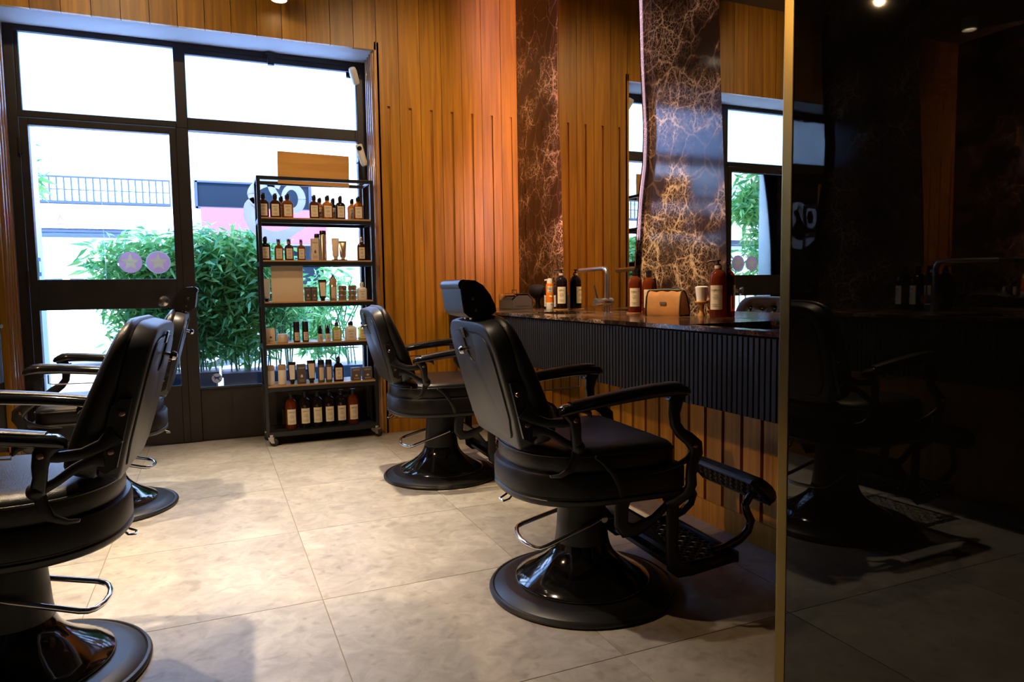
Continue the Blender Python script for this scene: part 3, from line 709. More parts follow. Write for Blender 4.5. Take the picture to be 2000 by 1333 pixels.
        fr.bar([(-.19, y, .658), (-.172, y, .645), (-.158, y, .625), (-.153, y, .60), (-.152, y, .575), (-.145, y*.97, .55), (-.14, y*.95, .535)], [.035, .045, .04, .034, .03, .032, .034], .022)
        fr.bar([(-.155, y, .662), (-.13, y, .653), (-.11, y, .642), (-.105, y, .63)], [.02, .02, .014, .004], .02)
        fr.sphere((-.139, y*.945, .542), .021, 14, 10)
        fr.bar([(-.145, y*.95, .53), (-.15, y*.95, .505), (-.165, y*.955, .478), (-.195, y*.93, .462), (-.215, y*.86, .458)], [.028, .028, .022, .014, .008], .012)
        P(fr, 'rear_post', 'satin', sm=60)
        br = MB()
        br.bar([(-.300, y*.87, .655), (-.27, y*.90, .632), (-.235, y*.96, .620), (-.19, y, .618), (-.158, y, .624)], [.05, .03, .026, .026, .03], .016)
        br.bar([(-.272, y*.87, .598), (-.245, y*.90, .598), (-.215, y*.93, .585), (-.18, y*.95, .56), (-.145, y*.95, .542)], [.04, .026, .022, .022, .026], .016)
        yb = .2375*s
        pls = [(-.336, .735), (-.310, .735), (-.292, .72), (-.262, .60), (-.256, .575), (-.272, .562), (-.297, .575)]
        br.prism(pls, yb-.002*s, yb+.011*s, 'y')
        b = P(br, 'back_bracket', 'satin', sm=45)
        for q in ((-.314, .703), (-.287, .614)): screw('screw', b, (q[0], yb+.012*s, q[1]), '-y' if s > 0 else 'y', .0085)
        screw('screw', b, (-.158, y+.012*s, .626), '-y' if s > 0 else 'y', .0085)
        fl = MB()
        fl.bar([(.19, y, .682), (.178, y, .655), (.172, y, .62), (.176, y, .585), (.195, y, .558), (.225, y, .537), (.247, y, .515), (.250, y, .492), (.238, y, .465), (.232, y, .43), (.236, y*.99, .395), (.228, y*.94, .362), (.205, y*.86, .335), (.185, y*.8, .318)], [.05, .044, .036, .034, .036, .042, .05, .046, .036, .032, .034, .036, .036, .034], .022)
        fl.bar([(.242, y, .495), (.222, y*.99, .475), (.19, y*.97, .458), (.15, y*.95, .446), (.10, y*.94, .440)], [.03, .02, .015, .011, .006], .014)
        fl.bar([(.150, y, .664), (.172, y, .650), (.180, y, .63)], [.006, .014, .02], .018)
        l = P(fl, 'front_leg', 'satin', sm=60)
        screw('screw', l, (.238, y+.012*s, .517), '-y' if s > 0 else 'y', .007)
    # towel wire under the left arm
    yw = .283
    P(MB().tube([(.135, yw+.0, .668), (.135, yw, .632), (.12, yw, .628), (-.10, yw, .622), (-.105, yw, .655)], .0028, 6), 'towel_rail', 'gold')
    # recline lever on the right side
    P(MB().bar([(-.085, -.272, .508), (-.06, -.274, .49), (-.03, -.275, .455), (-.005, -.27, .41), (.01, -.255, .365)], [.012, .016, .018, .018, .02], .014), 'recline_lever', 'satin')
    # hydraulic foot pump loop
    lp = [(.03, -.082, .252), (-.02, -.092, .238), (-.17, -.105, .197), (-.188, -.100, .191), (-.200, -.085, .189), (-.212, -.045, .189), (-.216, 0, .190), (-.212, .045, .192), (-.200, .085, .196), (-.188, .100, .199), (-.17, .105, .204), (-.02, .092, .246), (.03, .082, .26)]
    P(MB().tube(lp, .0075, 10), 'pump_loop', 'chrome', sm=80)
    P(MB().lathe([(.011, -.01), (.011, .01)], (0, 0, 0), 14, Matrix.Translation((.036, -.086, .253)) @ Matrix.Rotation(PI/2, 4, 'X')).tube([(.04, -.086, .25), (.09, -.086, .25)], .007, 8).lathe([(.011, -.01), (.011, .01)], (0, 0, 0), 14, Matrix.Translation((.036, .086, .26)) @ Matrix.Rotation(PI/2, 4, 'X')), 'pump_pivot', 'chrome')
    P(MB().tube([(-.252, -.03, .353), (-.268, -.036, .340), (-.285, -.03, .334), (-.287, .0, .334), (-.272, .008, .338), (-.255, .0, .352)], .0032, 6), 'release_ring', 'chrome')
    # ---- footrest: hangers, back plate, pierced foot plate, flip-up calf pad
    for s in (-1, 1):
        y = .205*s
        h = MB()
        h.bar([(.195, y, .345), (.222, y, .325), (.219, y, .29), (.217, y, .22), (.217, y, .15), (.222, y, .112), (.245, y, .092), (.29, y, .088), (.46, y, .106)], [.04, .044, .044, .044, .046, .05, .046, .036, .03], .016)
        h.bar([(.06, y*.93, .362), (.045, y*.93, .32), (.043, y*.93, .27), (.06, y*.93, .245), (.095, y*.93, .243), (.16, y*.93, .27), (.205, y*.95, .31)], [.05, .05, .05, .052, .044, .03, .024], .014)
        hh = P(h, 'hanger', 'satin', sm=60)
        screw('screw', hh, (.355, y+.008*s, .095), '-y' if s > 0 else 'y', .007, 'satin')
    P(MB().box((-.004, -.185, 0), (.004, .185, .13), Matrix.Translation((.215, 0, .165)) @ Matrix.Rotation(math.radians(-38), 4, 'Y')), 'leg_plate', 'satin', sm=None)
    lat = lattice(-.012, .045, -.185, .185, -.003, .003, 2, 12)
    m2 = Matrix.Translation((.215, 0, .165)) @ Matrix.Rotation(math.radians(-38), 4, 'Y') @ Matrix.Translation((0, 0, -.055)) @ Matrix.Rotation(PI/2, 4, 'Y') 
    lat.v = [tuple(m2 @ Vector(p)) for p in lat.v]; P(lat, 'pierced_back_plate', 'satin', sm=None)
    lt = lattice(.235, .455, -.186, .186, -.004, .003, 7, 12); R = Matrix.Translation((0, 0, .092)) @ Matrix.Rotation(math.radians(-2.5), 4, 'Y'); lt.v = [tuple(R @ Vector(p)) for p in lt.v]
    P(lt, 'foot_plate', 'satin', sm=None)
    P(MB().box((.452, -.215, .090), (.468, .215, .128)), 'toe_bar', 'satin', sm=None, bev=.005)
    for s in (-1, 1):
        y = .165*s
        P(MB().bar([(.40, y, .118), (.45, y, .125), (.505, y, .145), (.54, y, .172), (.552, y, .205), (.536, y, .235), (.528, y, .262), (.545, y, .287), (.56, y, .30)], [.03, .03, .03, .03, .03, .028, .026, .026, .024], .020), 'pad_support', 'gloss', sm=60)
    pad = MB(); prof = [(-.062, -.008), (-.058, .012), (-.036, .023), (0, .027), (.036, .023), (.058, .012), (.062, -.008), (.058, -.012), (-.058, -.012)]
    for t, sc in ((-.212, .55), (-.206, .8), (-.19, 1), (0, 1.08), (.19, 1), (.206, .8), (.212, .55)): pass
    rings = [[(px*sc, t, pz*(.6+.4*sc)) for px, pz in prof] for t, sc in ((-.214, .45), (-.208, .75), (-.192, .95), (-.1, 1.04), (.1, 1.04), (.192, .95), (.208, .75), (.214, .45))]
    cp = MB().loft(rings).build('calf_pad', 'leather', T, sm=45, loc=(.585, 0, .312)); cp.rotation_euler = (0, math.radians(46), 0)
    lattice(-.052, .052, -.18, .18, -.0175, -.012, 3, 12).build('pierced_plate', 'satin', cp, sm=None)
    KIDS_pad[T.name] = cp
    # ---- headrest
    if head:
        H = MB()
        side = [(-.005, -.055), (-.018, -.04), (-.02, .028), (-.014, .046), (.002, .056), (.027, .051), (.050, .034), (.070, .002), (.082, -.034), (.083, -.050), (.066, -.060), (.015, -.062)]
        HM = Matrix.Translation((-.412, 0, .972)) @ Matrix.Rotation(-math.radians(6), 4, 'Y')
        q = MB().loft([[(x*(.97 if abs(y) > .1 else 1), y, z*(.97 if abs(y) > .1 else 1)) for x, z in side] for y in (-.108, -.104, 0, .104, .108)], m=HM)
        hd = P(q, 'headrest', 'leather', sm=50)
        rl = MB().tube([(-.008, -.106, .040), (-.008, .106, .040)], .016, 12, m=HM); rl.build('roll', 'leather', hd, sm=80)
        for s in (-1, 1):
            MB().prism([(x*.96+.002, z*.96) for x, z in side], .1075*s, .111*s, 'y', HM).build('side_plate', 'satin', hd, sm=45)
            for z in (-.002, -.036): screw('screw', hd, tuple(HM @ Vector((.012+(-z)*.2, .111*s, z))), '-y' if s > 0 else 'y', .006)
        for s in (-1, 1): P(MB().tube([(-.372, .03*s, .90), (-.392, .03*s, .945)], .008, 10), 'headrest_post', 'chrome', sm=80)
    for ch in T.children:
        if ch.name.split('.')[0] not in ('base_plate', 'base_cover', 'column', 'pump_loop', 'pump_pivot'): ch.location.z += lift
    return T
KIDS_pad = {}
c1 = make_chair((1.101, 1.998, 0), math.radians(-3.2), 'black barber chair with a headrest, nearest on the right, facing the counter')
c2 = make_chair((1.106, 3.564, 0), math.radians(-2.4), 'black barber chair without headrest standing beside the product trolley', False)
c3 = make_chair((-.496, 3.675, 0), math.radians(179.3), 'black barber chair with a small headrest in front of the glass door')
c4 = make_chair((-.502, 2.11, 0), math.radians(176.5), 'black barber chair without headrest, cut off at the left edge, in the foreground', False, .018)
p = KIDS_pad[c2.name]; p.rotation_euler = (0, math.radians(75), 0)
# ------------------------------------------------------------------ product trolley
TX0, TX1, TY0, TY1 = .288, 1.022, 4.695, 4.95
tr = tag(empty('product_trolley', (.655, 4.82, 0)), 'black metal product trolley on casters with wooden shelves, standing before the window', 'trolley')
TI = Matrix.Translation((-.655, -4.82, 0))
def T_(m, n, mt, **k):
    m.v = [tuple(TI @ Vector(p)) for p in m.v]; return m.build(n, mt, tr, **k)
pw = .022
for x in (TX0, TX1-pw):
    for y in (TY0, TY1-pw): T_(MB().box((x, y, .075), (x+pw, y+pw, 1.728)), 'post', 'black_met', sm=None, bev=.002)
for y in (TY0, TY1-pw): T_(MB().box((TX0+pw, y, 1.706), (TX1-pw, y+pw, 1.728)), 'top_rail', 'black_met', sm=None, bev=.002)
for x in (TX0, TX1-pw): T_(MB().box((x, TY0+pw, 1.706), (x+pw, TY1-pw, 1.728)), 'top_rail', 'black_met', sm=None, bev=.002)
SH = [1.470, 1.199, .934, .666, .391]
for z in SH:
    for y in (TY0, TY1-pw): T_(MB().box((TX0+pw, y, z-.036), (TX1-pw, y+pw, z-.009)), 'shelf_rail', 'black_met', sm=None, bev=.002)
    for x in (TX0, TX1-pw): T_(MB().box((x, TY0+pw, z-.036), (x+pw, TY1-pw, z-.009)), 'shelf_rail', 'black_met', sm=None)
    T_(MB().box((TX0+pw-.004, TY0+.001, z-.009), (TX1-pw+.004, TY1-.001, z)), 'shelf', 'woodsill', sm=None)
T_(MB().box((TX0+pw, TY0, .078), (TX1-pw, TY1, .092)).box((TX0, TY0-.001, .06), (TX1, TY0+.02, .092)).box((TX0, TY1-.02, .06), (TX1, TY1, .092)), 'tray', 'black_met', sm=None, bev=.002)
def caster(x, y, a):
    c = empty('caster', (x-.655, y-4.82, 0)); c.parent = tr; c.rotation_euler = (0, 0, a)
    MB().lathe([(.018, .060), (.018, .0755)], n=16).box((-.026, -.016, .05), (.012, .016, .062)).prism([(-.03, .022), (-.008, .02), (.014, .05), (.014, .06), (-.022, .06)], -.0165, -.0145, 'y').prism([(-.03, .022), (-.008, .02), (.014, .05), (.014, .06), (-.022, .06)], .0145, .0165, 'y').build('fork', 'steel', c, sm=40)
    MB().lathe([(.010, -.012), (.022, -.012), (.0255, -.008), (.0255, .008), (.022, .012), (.010, .012)], (0, 0, 0), 24, Matrix.Translation((-.017, 0, .0256)) @ Matrix.Rotation(PI/2, 4, 'X')).build('wheel', 'tyre', c, sm=50)
for x, y, a in ((TX0+.03, TY0+.014, 2.6), (TX1-.02, TY0+.014, 2.2), (TX0+.03, TY1-.02, 1.0), (TX1-.02, TY1-.02, .6)): caster(x, y, a)
sg = tag(MB().box((0, 0, 0), (.468, .012, .212)).build('wooden_board', 'signwood', sm=None, loc=(.437, TY1-pw-.014, 1.715), bev=.001), 'plain honey coloured wooden board hung on the rear top rail of the trolley', 'board')
sg.rotation_euler = (0, math.radians(1.0), 0)
CUR = [None]
# ---- product makers (origin at the base centre, front faces -y)
def flask(w, d, h, mt, capk='cap', lab='cream', word='DEPOT', shoulder=.72, neck=.37):
    # rectangular bottle with sloping shoulders: h includes cap
    t = empty('flask', (0, 0, 0)); hs = h*.60; r = min(w, d)*.22
    def rg(sx, z): return [(x*sx, y*sx, z) for x, y in rrect(w, d, r)]
    nk = w*neck/2
    body = MB().loft([rg(.94, 0), rg(1, .004), rg(1, hs), rg(.97, hs+h*.03), rg(.62, hs+h*.115)], True, False)
    body.lathe([(nk*1.15, hs+h*.105), (nk, hs+h*.13), (nk, hs+h*.2)], n=16)
    b = body.build('body', mt, t, sm=40)
    if capk == 'cap':
        MB().lathe([(nk*1.12, hs+h*.19), (nk*1.18, hs+h*.2), (nk*1.18, hs+h*.34), (nk*.9, hs+h*.36)], n=18).box((-nk*.5, -nk*.9, hs+h*.355), (nk*.9, nk*.4, hs+h*.40)).build('lid', 'cap', t, sm=40)
    elif capk == 'spray':
        MB().lathe([(nk*1.15, hs+h*.18), (nk*1.15, hs+h*.28)], n=18).build('collar', 'collar', t)
        MB().lathe([(nk*.8, hs+h*.28), (nk*.8, hs+h*.36), (nk*.55, hs+h*.40)], n=16).build('lid', 'cap', t)
        MB().lathe([(nk*1.25, hs+h*.2), (nk*1.25, hs+h*.42)], n=18, cap0=False).build('overcap', 'glass', t)
    elif capk == 'mist':
        MB().lathe([(nk*1.2, hs+h*.18), (nk*1.2, hs+h*.25)], n=18).build('collar', 'collar', t)
        MB().lathe([(nk*1.0, hs+h*.25), (nk*1.0, hs+h*.37), (nk*.7, hs+h*.40)], n=16).build('lid', 'steel', t)
    label(t, w*.70, hs*.80, -d/2-.0006, hs*.53, lab, word); return t
def label(t, w, h, y, z, mt='cream', word='DEPOT', round_=None):
    if round_:
        R = round_+.0006; n = 14; a0 = w/2/R; m = MB(); v, f = [], []
        for i in range(n+1):
            a = -PI/2-a0+2*a0*i/n; v += [(R*math.cos(a), R*math.sin(a), z-h/2), (R*math.cos(a), R*math.sin(a), z+h/2)]
        for i in range(n): f.append((2*i, 2*i+2, 2*i+3, 2*i+1))
        m.add(v, f); lb = m.build('label', mt, t, sm=60); y = -R-.0002
    else: lb = MB().box((-w/2, y, z-h/2), (w/2, y+.0004, z+h/2)).build('label', mt, t, sm=None)
    if word: text(word, min(w*.22, h*.2), 'ink' if mt in ('cream', 'creamw') else 'kraft', lb, (0, y-.0006, z+h*.26), ext=.0002)
    ln = MB()
    for q, (zz, ww) in enumerate(((.10, .34), (.02, .5), (-.05, .4), (-.28, .62), (-.36, .5))):
        ln.box((-w*ww/2, y-.0006, z+h*zz-.0006), (w*ww/2, y-.0002, z+h*zz+.0006))
    ln.build('small_print', 'ink' if mt in ('cream', 'creamw') else 'kraft', lb, sm=None)['kind'] = 'stuff'; return lb
def carton(w, d, h, mt, word='DEPOT', pr='kraft'):
    t = empty('carton'); MB().box((-w/2, -d/2, 0), (w/2, d/2, h)).build('box', mt, t, sm=None, bev=.0012)
    if word: text(word, w*.24, pr, t, (0, -d/2-.0006, h*.78), ext=.0002)
    m = MB().prism([(-w*.16, h*.40), (0, h*.50), (w*.16, h*.40), (w*.10, h*.33), (-w*.10, h*.33)], -d/2-.0006, -d/2-.0001, 'y')
    for q in (.2, .15, .11): m.box((-w*.3, -d/2-.0006, h*q), (w*.3, -d/2-.0001, h*q+.0012))
    m.build('emblem', pr, t, sm=None); return t
def tube_(w, h, mt, capmt, lab=None, word='DEPOT'):
    t = empty('tube'); z0 = h*.14
    rings = []
    for z, sx, sy in ((z0, .72, .72), (z0+h*.03, .78, .76), (h*.5, .88, .5), (h*.88, .98, .12), (h*.9, 1, .06), (h, 1, .05)):
        rings.append([(w/2*sx*math.cos(2*PI*k/20), w/2*sy*math.sin(2*PI*k/20), z) for k in range(20)])
    MB().loft(rings).build('body', mt, t, sm=45)
    MB().lathe([(w*.24, 0), (w*.26, .003), (w*.26, z0*.7), (w*.36, z0*.95), (w*.36, z0+.002)], n=20).build('lid', capmt, t)
    if lab:
        m = MB(); v = [(-w*.30, -w*.37, z0+h*.08), (w*.30, -w*.37, z0+h*.08), (w*.36, -w*.10, h*.86), (-w*.36, -w*.10, h*.86)]
        m.add(v+[(x, y+.0005, z) for x, y, z in v], [(0,1,2,3), (4,7,6,5), (0,4,5,1), (3,2,6,7), (0,3,7,4), (1,5,6,2)])
        lb = m.build('label', lab, t, sm=None)
        tt = text(word, w*.16, 'ink' if lab in ('cream', 'creamw') else 'kraft', lb, (0, -w*.165, h*.66), ext=.0002); tt.rotation_euler = (PI/2-.33, 0, 0)
    return t
def roundb(r, h, mt, topmt, lab='cream', word='DEPOT', split=.66, lw=1.5, name='round_bottle'):
    t = empty(name); MB().lathe([(r*.9, 0), (r, .003), (r, h*split-.002), (r*.96, h*split)], n=28).build('body', mt, t)
    MB().lathe([(r*.97, h*split), (r, h*split+.002), (r, h*.96), (r*.9, h)], n=28).build('lid', topmt, t)
    if lab: label(t, r*lw, h*split*.72, 0, h*split*.5, lab, word, r)
    return t
def tin(r, h):
    t = empty('tin'); MB().lathe([(r*.97, 0), (r*.99, .002), (r*.99, h*.45), (r*.97, h*.46)], n=28).build('base', 'gold', t)
    MB().lathe([(r, h*.46), (r, h*.96), (r*.95, h)], n=28).build('lid', 'gold', t); return t
def big_bottle(r, h, mt, pump=False):
    t = empty('refill_bottle')
    MB().lathe([(r*.92, 0), (r, .006), (r, h*.655), (r*.975, h*.705), (r*.89, h*.755), (r*.72, h*.795), (r*.50, h*.825), (r*.36, h*.84), (r*.34, h*.87)], n=32).build('body', mt, t, sm=60)
    if pump:
        MB().lathe([(r*.42, h*.85), (r*.42, h*.905)], n=20).build('collar', 'collar', t)
        MB().lathe([(r*.3, h*.905), (r*.3, h*.93), (r*.13, h*.935), (r*.13, h*.975), (r*.3, h*.98), (r*.3, h)], n=16).bar([(-r*1.25, 0, h*.97), (-r*.9, 0, h*.983), (0, 0, h*.987)], r*.2, r*.25).build('pump', 'cap', t)
    else: MB().lathe([(r*.44, h*.86), (r*.44, h*.90), (r*.40, h*.905), (r*.40, h*.955), (r*.46, h*.96), (r*.44, h)], n=20).build('lid', 'cap', t)
    label(t, r*1.55, h*.42, 0, h*.35, 'cream', 'DEPOT', r); return t
def put(t, x, y, z, label_, cat, grp=None, rz=0):
    t.location = (x, y, z); t.rotation_euler = (0, 0, rz); return tag(t, label_, cat, grp)
YI = 4.755
G1, G2, G3, G4, G5, G6 = 'flasks on the top shelf of the trolley', 'products on the second trolley shelf', 'products on the third trolley shelf', 'products on the fourth trolley shelf', 'products on the fifth trolley shelf', 'large refill bottles on the trolley tray'
# shelf 1
for i, (x, mt, w, lb) in enumerate(((.328, 'brownglass', .066, 'leftmost brown flask on the top trolley shelf'), (.400, 'brownglass', .064, 'dark brown flask second from the left on the top trolley shelf'), (.476, 'amber', .068, 'bright amber flask third from the left on the top trolley shelf'),
        (.643, 'brownglass', .062, 'brown flask just right of the gap on the top trolley shelf'), (.728, 'amber', .068, 'amber flask touching the near black flask on the top trolley shelf'), (.812, 'darkglass', .062, 'near black flask with cream label on the top trolley shelf'), (.930, 'amber', .064, 'rightmost amber flask on the top trolley shelf'))):
    put(flask(w, .048, .156, mt), x, YI, SH[0], lb, 'bottle', G1, random.uniform(-.06, .06))
for x, mt, lb in ((.445, 'amber', 'amber flask half hidden behind the third flask of the top trolley shelf'), (.690, 'amber', 'amber flask behind the one touching the near black flask'), (.778, 'darkglass', 'dark flask behind the near black flask on the top shelf'), (.905, 'amber', 'amber flask hidden behind the rightmost one of the top shelf')):
    put(flask(.062, .048, .150, mt), x, YI+.085, SH[0], lb, 'bottle', G1)
# shelf 2
put(flask(.062, .045, .152, 'darkglass'), .330, YI, SH[1], 'near black flask with black cap at the left end of the second shelf', 'bottle', G2)
put(flask(.052, .042, .136, 'amber', 'spray'), .412, YI, SH[1], 'amber spray flask beside the near black flask on the second shelf', 'bottle', G2)
put(flask(.054, .042, .138, 'brownglass', 'spray'), .476, YI, SH[1], 'brown spray flask with clear overcap, middle of three spray flasks', 'bottle', G2)
put(flask(.050, .038, .136, 'amber', 'spray', neck=.33), .552, YI, SH[1], 'amber spray flask left of the tall cream carton', 'bottle', G2)
put(carton(.046, .046, .143, 'kraft', 'DEPOT', 'ink'), .638, YI, SH[1], 'tall cream carton on the second trolley shelf', 'box', G2)
put(roundb(.0215, .196, 'gold', 'cap', None, split=.86, name='hairspray_can'), .692, YI, SH[1], 'tall champagne spray can with black lid on the second shelf', 'can', G2)
put(roundb(.018, .180, 'frostw', 'cap', None, split=.86, name='hairspray_can'), .664, YI+.07, SH[1], 'pale spray can half hidden behind the champagne one', 'can', G2)
st = tag(MB().box((-.05, -.02, 0), (.05, .02, .008)).build('tube_stand', 'black_met', loc=(.796, YI, SH[1]), bev=.003), 'small black stand holding two cream tubes', 'stand')
put(tube_(.050, .140, 'tube', 'tube'), .772, YI, SH[1]+.008, 'cream squeeze tube, left one on the small black stand', 'tube', G2)
put(tube_(.050, .122, 'gold', 'tube'), .820, YI, SH[1]+.008, 'shorter champagne squeeze tube, right one on the small black stand', 'tube', G2)
put(flask(.054, .040, .160, 'brownglass', 'mist'), .943, YI, SH[1], 'brown mist spray flask at the right end of the second shelf', 'bottle', G2)
# shelf 3
put(tube_(.046, .148, 'frostw', 'cap', 'creamw'), .328, YI, SH[2], 'white squeeze tube standing left of the big cream card on the third shelf', 'tube', G3)
put(MB().box((-.0985, -.003, 0), (.0985, .003, .235)).build('display_card', 'kraft', sm=None), .458, YI, SH[2], 'big blank cream display card on the third trolley shelf', 'card', G3)
put(carton(.038, .036, .092, 'taupebox'), .583, YI, SH[2], 'dark taupe carton, left one of a pair beside the display card', 'box', G3)
put(carton(.038, .036, .092, 'taupebox'), .624, YI, SH[2], 'dark taupe carton, right one of a pair next to the black tube', 'box', G3)
put(tube_(.052, .140, 'satin', 'cap', 'cream'), .679, YI, SH[2], 'black squeeze tube with cream label on the third shelf', 'tube', G3)
b = put(roundb(.023, .145, 'gold', 'tan', 'kraft', split=.72), .748, YI, SH[2], 'champagne bottle with tan top and conical cap on the third shelf', 'bottle', G3)
MB().lathe([(.021, .143), (.016, .150), (.003, .172)], n=20).build('conical_cap', 'steel', b)
for i, (x, nm) in enumerate(((.808, 'left'), (.874, 'right'))):
    for k in range(3): put(tin(.0275, .0325), x, YI, SH[2]+.033*k, ['bottom', 'middle', 'topmost'][k]+' champagne tin of the '+nm+' stack on the third shelf', 'tin', G3)
put(flask(.064, .045, .120, 'frostw', 'cap', 'creamw'), .938, YI, SH[2], 'white flask at the right end of the third trolley shelf', 'bottle', G3)
for o in [q for q in bpy.data.objects if q.parent and q.parent.get('label', '').startswith('white flask at the right') and q.name.startswith('lid')]: o.data.materials[0] = M['frostw']
# shelf 4
put(carton(.052, .040, .096, 'kraft', None, 'ink'), .341, YI, SH[3], 'pale cream carton at the left end of the fourth shelf', 'box', G4)
put(roundb(.034, .058, 'kraft', 'white', None, split=.6, name='cream_jar'), .416, YI, SH[3], 'low pale jar with white lid on the fourth shelf', 'jar', G4)
put(roundb(.0205, .135, 'brownglass', 'cap', 'cream', split=.56), .504, YI, SH[3], 'brown bottle with tall black cap, left of a pair on the fourth shelf', 'bottle', G4)
put(roundb(.0205, .135, 'brownglass', 'cap', 'cream', split=.56), .560, YI, SH[3], 'brown bottle with tall black cap, right of a pair on the fourth shelf', 'bottle', G4)
for x, nm in ((.655, 'left'), (.704, 'right')):
    t = empty('serum_bottle'); MB().lathe([(.0165, 0), (.0175, .002), (.0175, .046), (.012, .05)], n=24).build('body', 'frostw', t)
    MB().lathe([(.011, .05), (.011, .085), (.007, .088), (.007, .102), (.005, .104)], n=18).build('pump', 'cap', t)
    MB().lathe([(.0165, .05), (.0165, .108), (.015, .111)], n=24, cap0=False).build('overcap', 'glass', t); label(t, .027, .03, 0, .025, 'creamw', 'DEPOT', .0175)
    put(t, x, YI, SH[3], 'small serum bottle with black pump under a clear cap, '+nm+' of two', 'bottle', G4)
put(flask(.060, .040, .124, 'green'), .762, YI, SH[3], 'flask of green lotion with black cap on the fourth shelf', 'bottle', G4)
put(flask(.076, .046, .126, 'frostw', 'cap', 'creamw'), .855, YI, SH[3], 'wide white flask with black cap on the fourth shelf', 'bottle', G4)
put(flask(.060, .042, .126, 'green'), .936, YI, SH[3], 'yellowish lotion flask half hidden by the chair back, fourth shelf', 'bottle', G4)
# shelf 5
put(roundb(.0255, .130, 'creamw', 'tan', None, split=.74), .330, YI, SH[4], 'cream bottle with tan cap at the left end of the fifth shelf', 'bottle', G5)
put(roundb(.0255, .132, 'creamw', 'tan', None, split=.74), .403, YI, SH[4], 'cream bottle with tan cap beside the black tube on the fifth shelf', 'bottle', G5)
put(tube_(.050, .146, 'satin', 'cap', 'creamw'), .465, YI, SH[4], 'black squeeze tube with white label on the fifth shelf', 'tube', G5)
put(carton(.054, .044, .128, 'taupebox'), .524, YI, SH[4], 'tall grey carton next to the white labelled tube', 'box', G5)
put(tube_(.056, .150, 'satin', 'cap', 'kraft'), .589, YI, SH[4], 'black squeeze tube with tan label on the fifth shelf', 'tube', G5)
put(roundb(.0215, .150, 'taupebox', 'cap', 'kraft', split=.78), .652, YI, SH[4], 'slim grey bottle with black cap, left of a pair on the fifth shelf', 'bottle', G5)
put(roundb(.0215, .150, 'taupebox', 'cap', 'kraft', split=.78), .702, YI, SH[4], 'slim grey bottle with black cap, right of a pair on the fifth shelf', 'bottle', G5)
put(flask(.064, .045, .168, 'darkglass'), .765, YI, SH[4], 'near black flask with tall neck on the fifth shelf', 'bottle', G5)
put(carton(.062, .055, .085, 'taupebox'), .880, YI, SH[4], 'small square grey carton on the fifth shelf, away from the post', 'box', G5)
put(carton(.062, .055, .085, 'taupebox'), .956, YI, SH[4], 'small square grey carton beside the right post of the fifth shelf', 'box', G5)
# bottom tray
for i, x in enumerate((.452, .541, .620, .698, .778, .858)):
    put(big_bottle(.0375, .238, 'ambred' if i in (0, 5) else 'darkglass'), x, YI+.015, .092, ['leftmost large bottle on the bottom tray, reddish amber', 'dark large bottle second from the left on the bottom tray', 'dark large bottle third from the left on the bottom tray', 'dark large bottle third from the right on the bottom tray', 'dark large bottle second from the right on the bottom tray', 'rightmost large bottle on the bottom tray, reddish amber'][i], 'bottle', G6)

# ------------------------------------------------------------------ things on the right counter
ZT = .8585
def faucet(loc, rz, lab):
    t = empty('faucet', loc, rz, lab, 'faucet', 'steel gooseneck faucets')
    MB().lathe([(.024, 0), (.024, .004), (.0175, .006), (.0175, .075)], n=24).build('base', 'steel', t)
    MB().lathe([(.0205, -.075), (.0215, -.073), (.0215, .030), (.0205, .032)], (0, 0, 0), 24, Matrix.Translation((0, 0, .060)) @ Matrix.Rotation(PI/2, 4, 'Y')).build('valve_body', 'steel', t)
    pts = [(0, 0, .07), (0, 0, .205)]+[(.0, .035-.035*math.cos(a), .205+.035*math.sin(a)) for a in [PI/2*k/8 for k in range(1, 9)]]+[(0, .10, .241), (0, .30, .236)]
    MB().tube(pts, .0125, 14).build('spout', 'steel', t, sm=60)
    MB().tube([(-.058, 0, .075), (-.066, .004, .11), (-.074, .008, .150)], [.006, .0045, .004], 8).build('lever', 'steel', t); return t
faucet((1.951, 3.243, ZT), 0, 'brushed steel faucet beside the basin, between the two marble panels')
faucet((MX(1.96), 2.30, ZT), PI, 'steel faucet on the left counter, seen only in the smoked glass')
put(big_bottle(.037, .252, 'ambred', True), 2.052, 2.470, ZT, 'red amber pump bottle standing in front of the wide marble panel', 'bottle', rz=-.95)
put(big_bottle(.036, .226, 'ambred'), 2.025, 3.087, ZT+.006, 'red amber bottle on a wooden coaster, nearer the faucet', 'bottle', 'refill bottles by the bag', rz=-.6)
put(big_bottle(.033, .222, 'ambred'), 2.080, 3.043, ZT, 'red amber bottle half hidden by the tan bag', 'bottle', 'refill bottles by the bag', rz=-.6)
put(MB().lathe([(.039, 0), (.040, .003), (.039, .0055)], n=32).build('coaster', 'turned'), 2.02, 3.087, ZT, 'round wooden coaster under the red amber bottle by the faucet', 'coaster')
put(big_bottle(.036, .248, 'darkglass', True), 2.025, 3.917, ZT+.006, 'near black pump bottle right of the orange spray can', 'bottle', rz=-.45)
put(MB().lathe([(.050, 0), (.051, .003), (.050, .0055)], n=32).build('coaster', 'turned'), 2.02, 3.917, ZT, 'round wooden coaster under the near black pump bottle', 'coaster')
for x, y, lb in ((2.075, 4.235, 'dark bottle with white label behind the spray can, next to the black brush'), (2.085, 4.145, 'dark bottle with white label right behind the orange spray can')):
    put(roundb(.020, .15, 'darkglass', 'cap', 'creamw', split=.7), x, y, ZT, lb, 'bottle', rz=-.5)
can = empty('spray_can')
MB().lathe([(.0235, 0), (.025, .003), (.025, .047)], n=28).build('can_foot', 'white', can)
MB().lathe([(.025, .047), (.025, .158), (.021, .168)], n=28).build('body', 'orange', can)
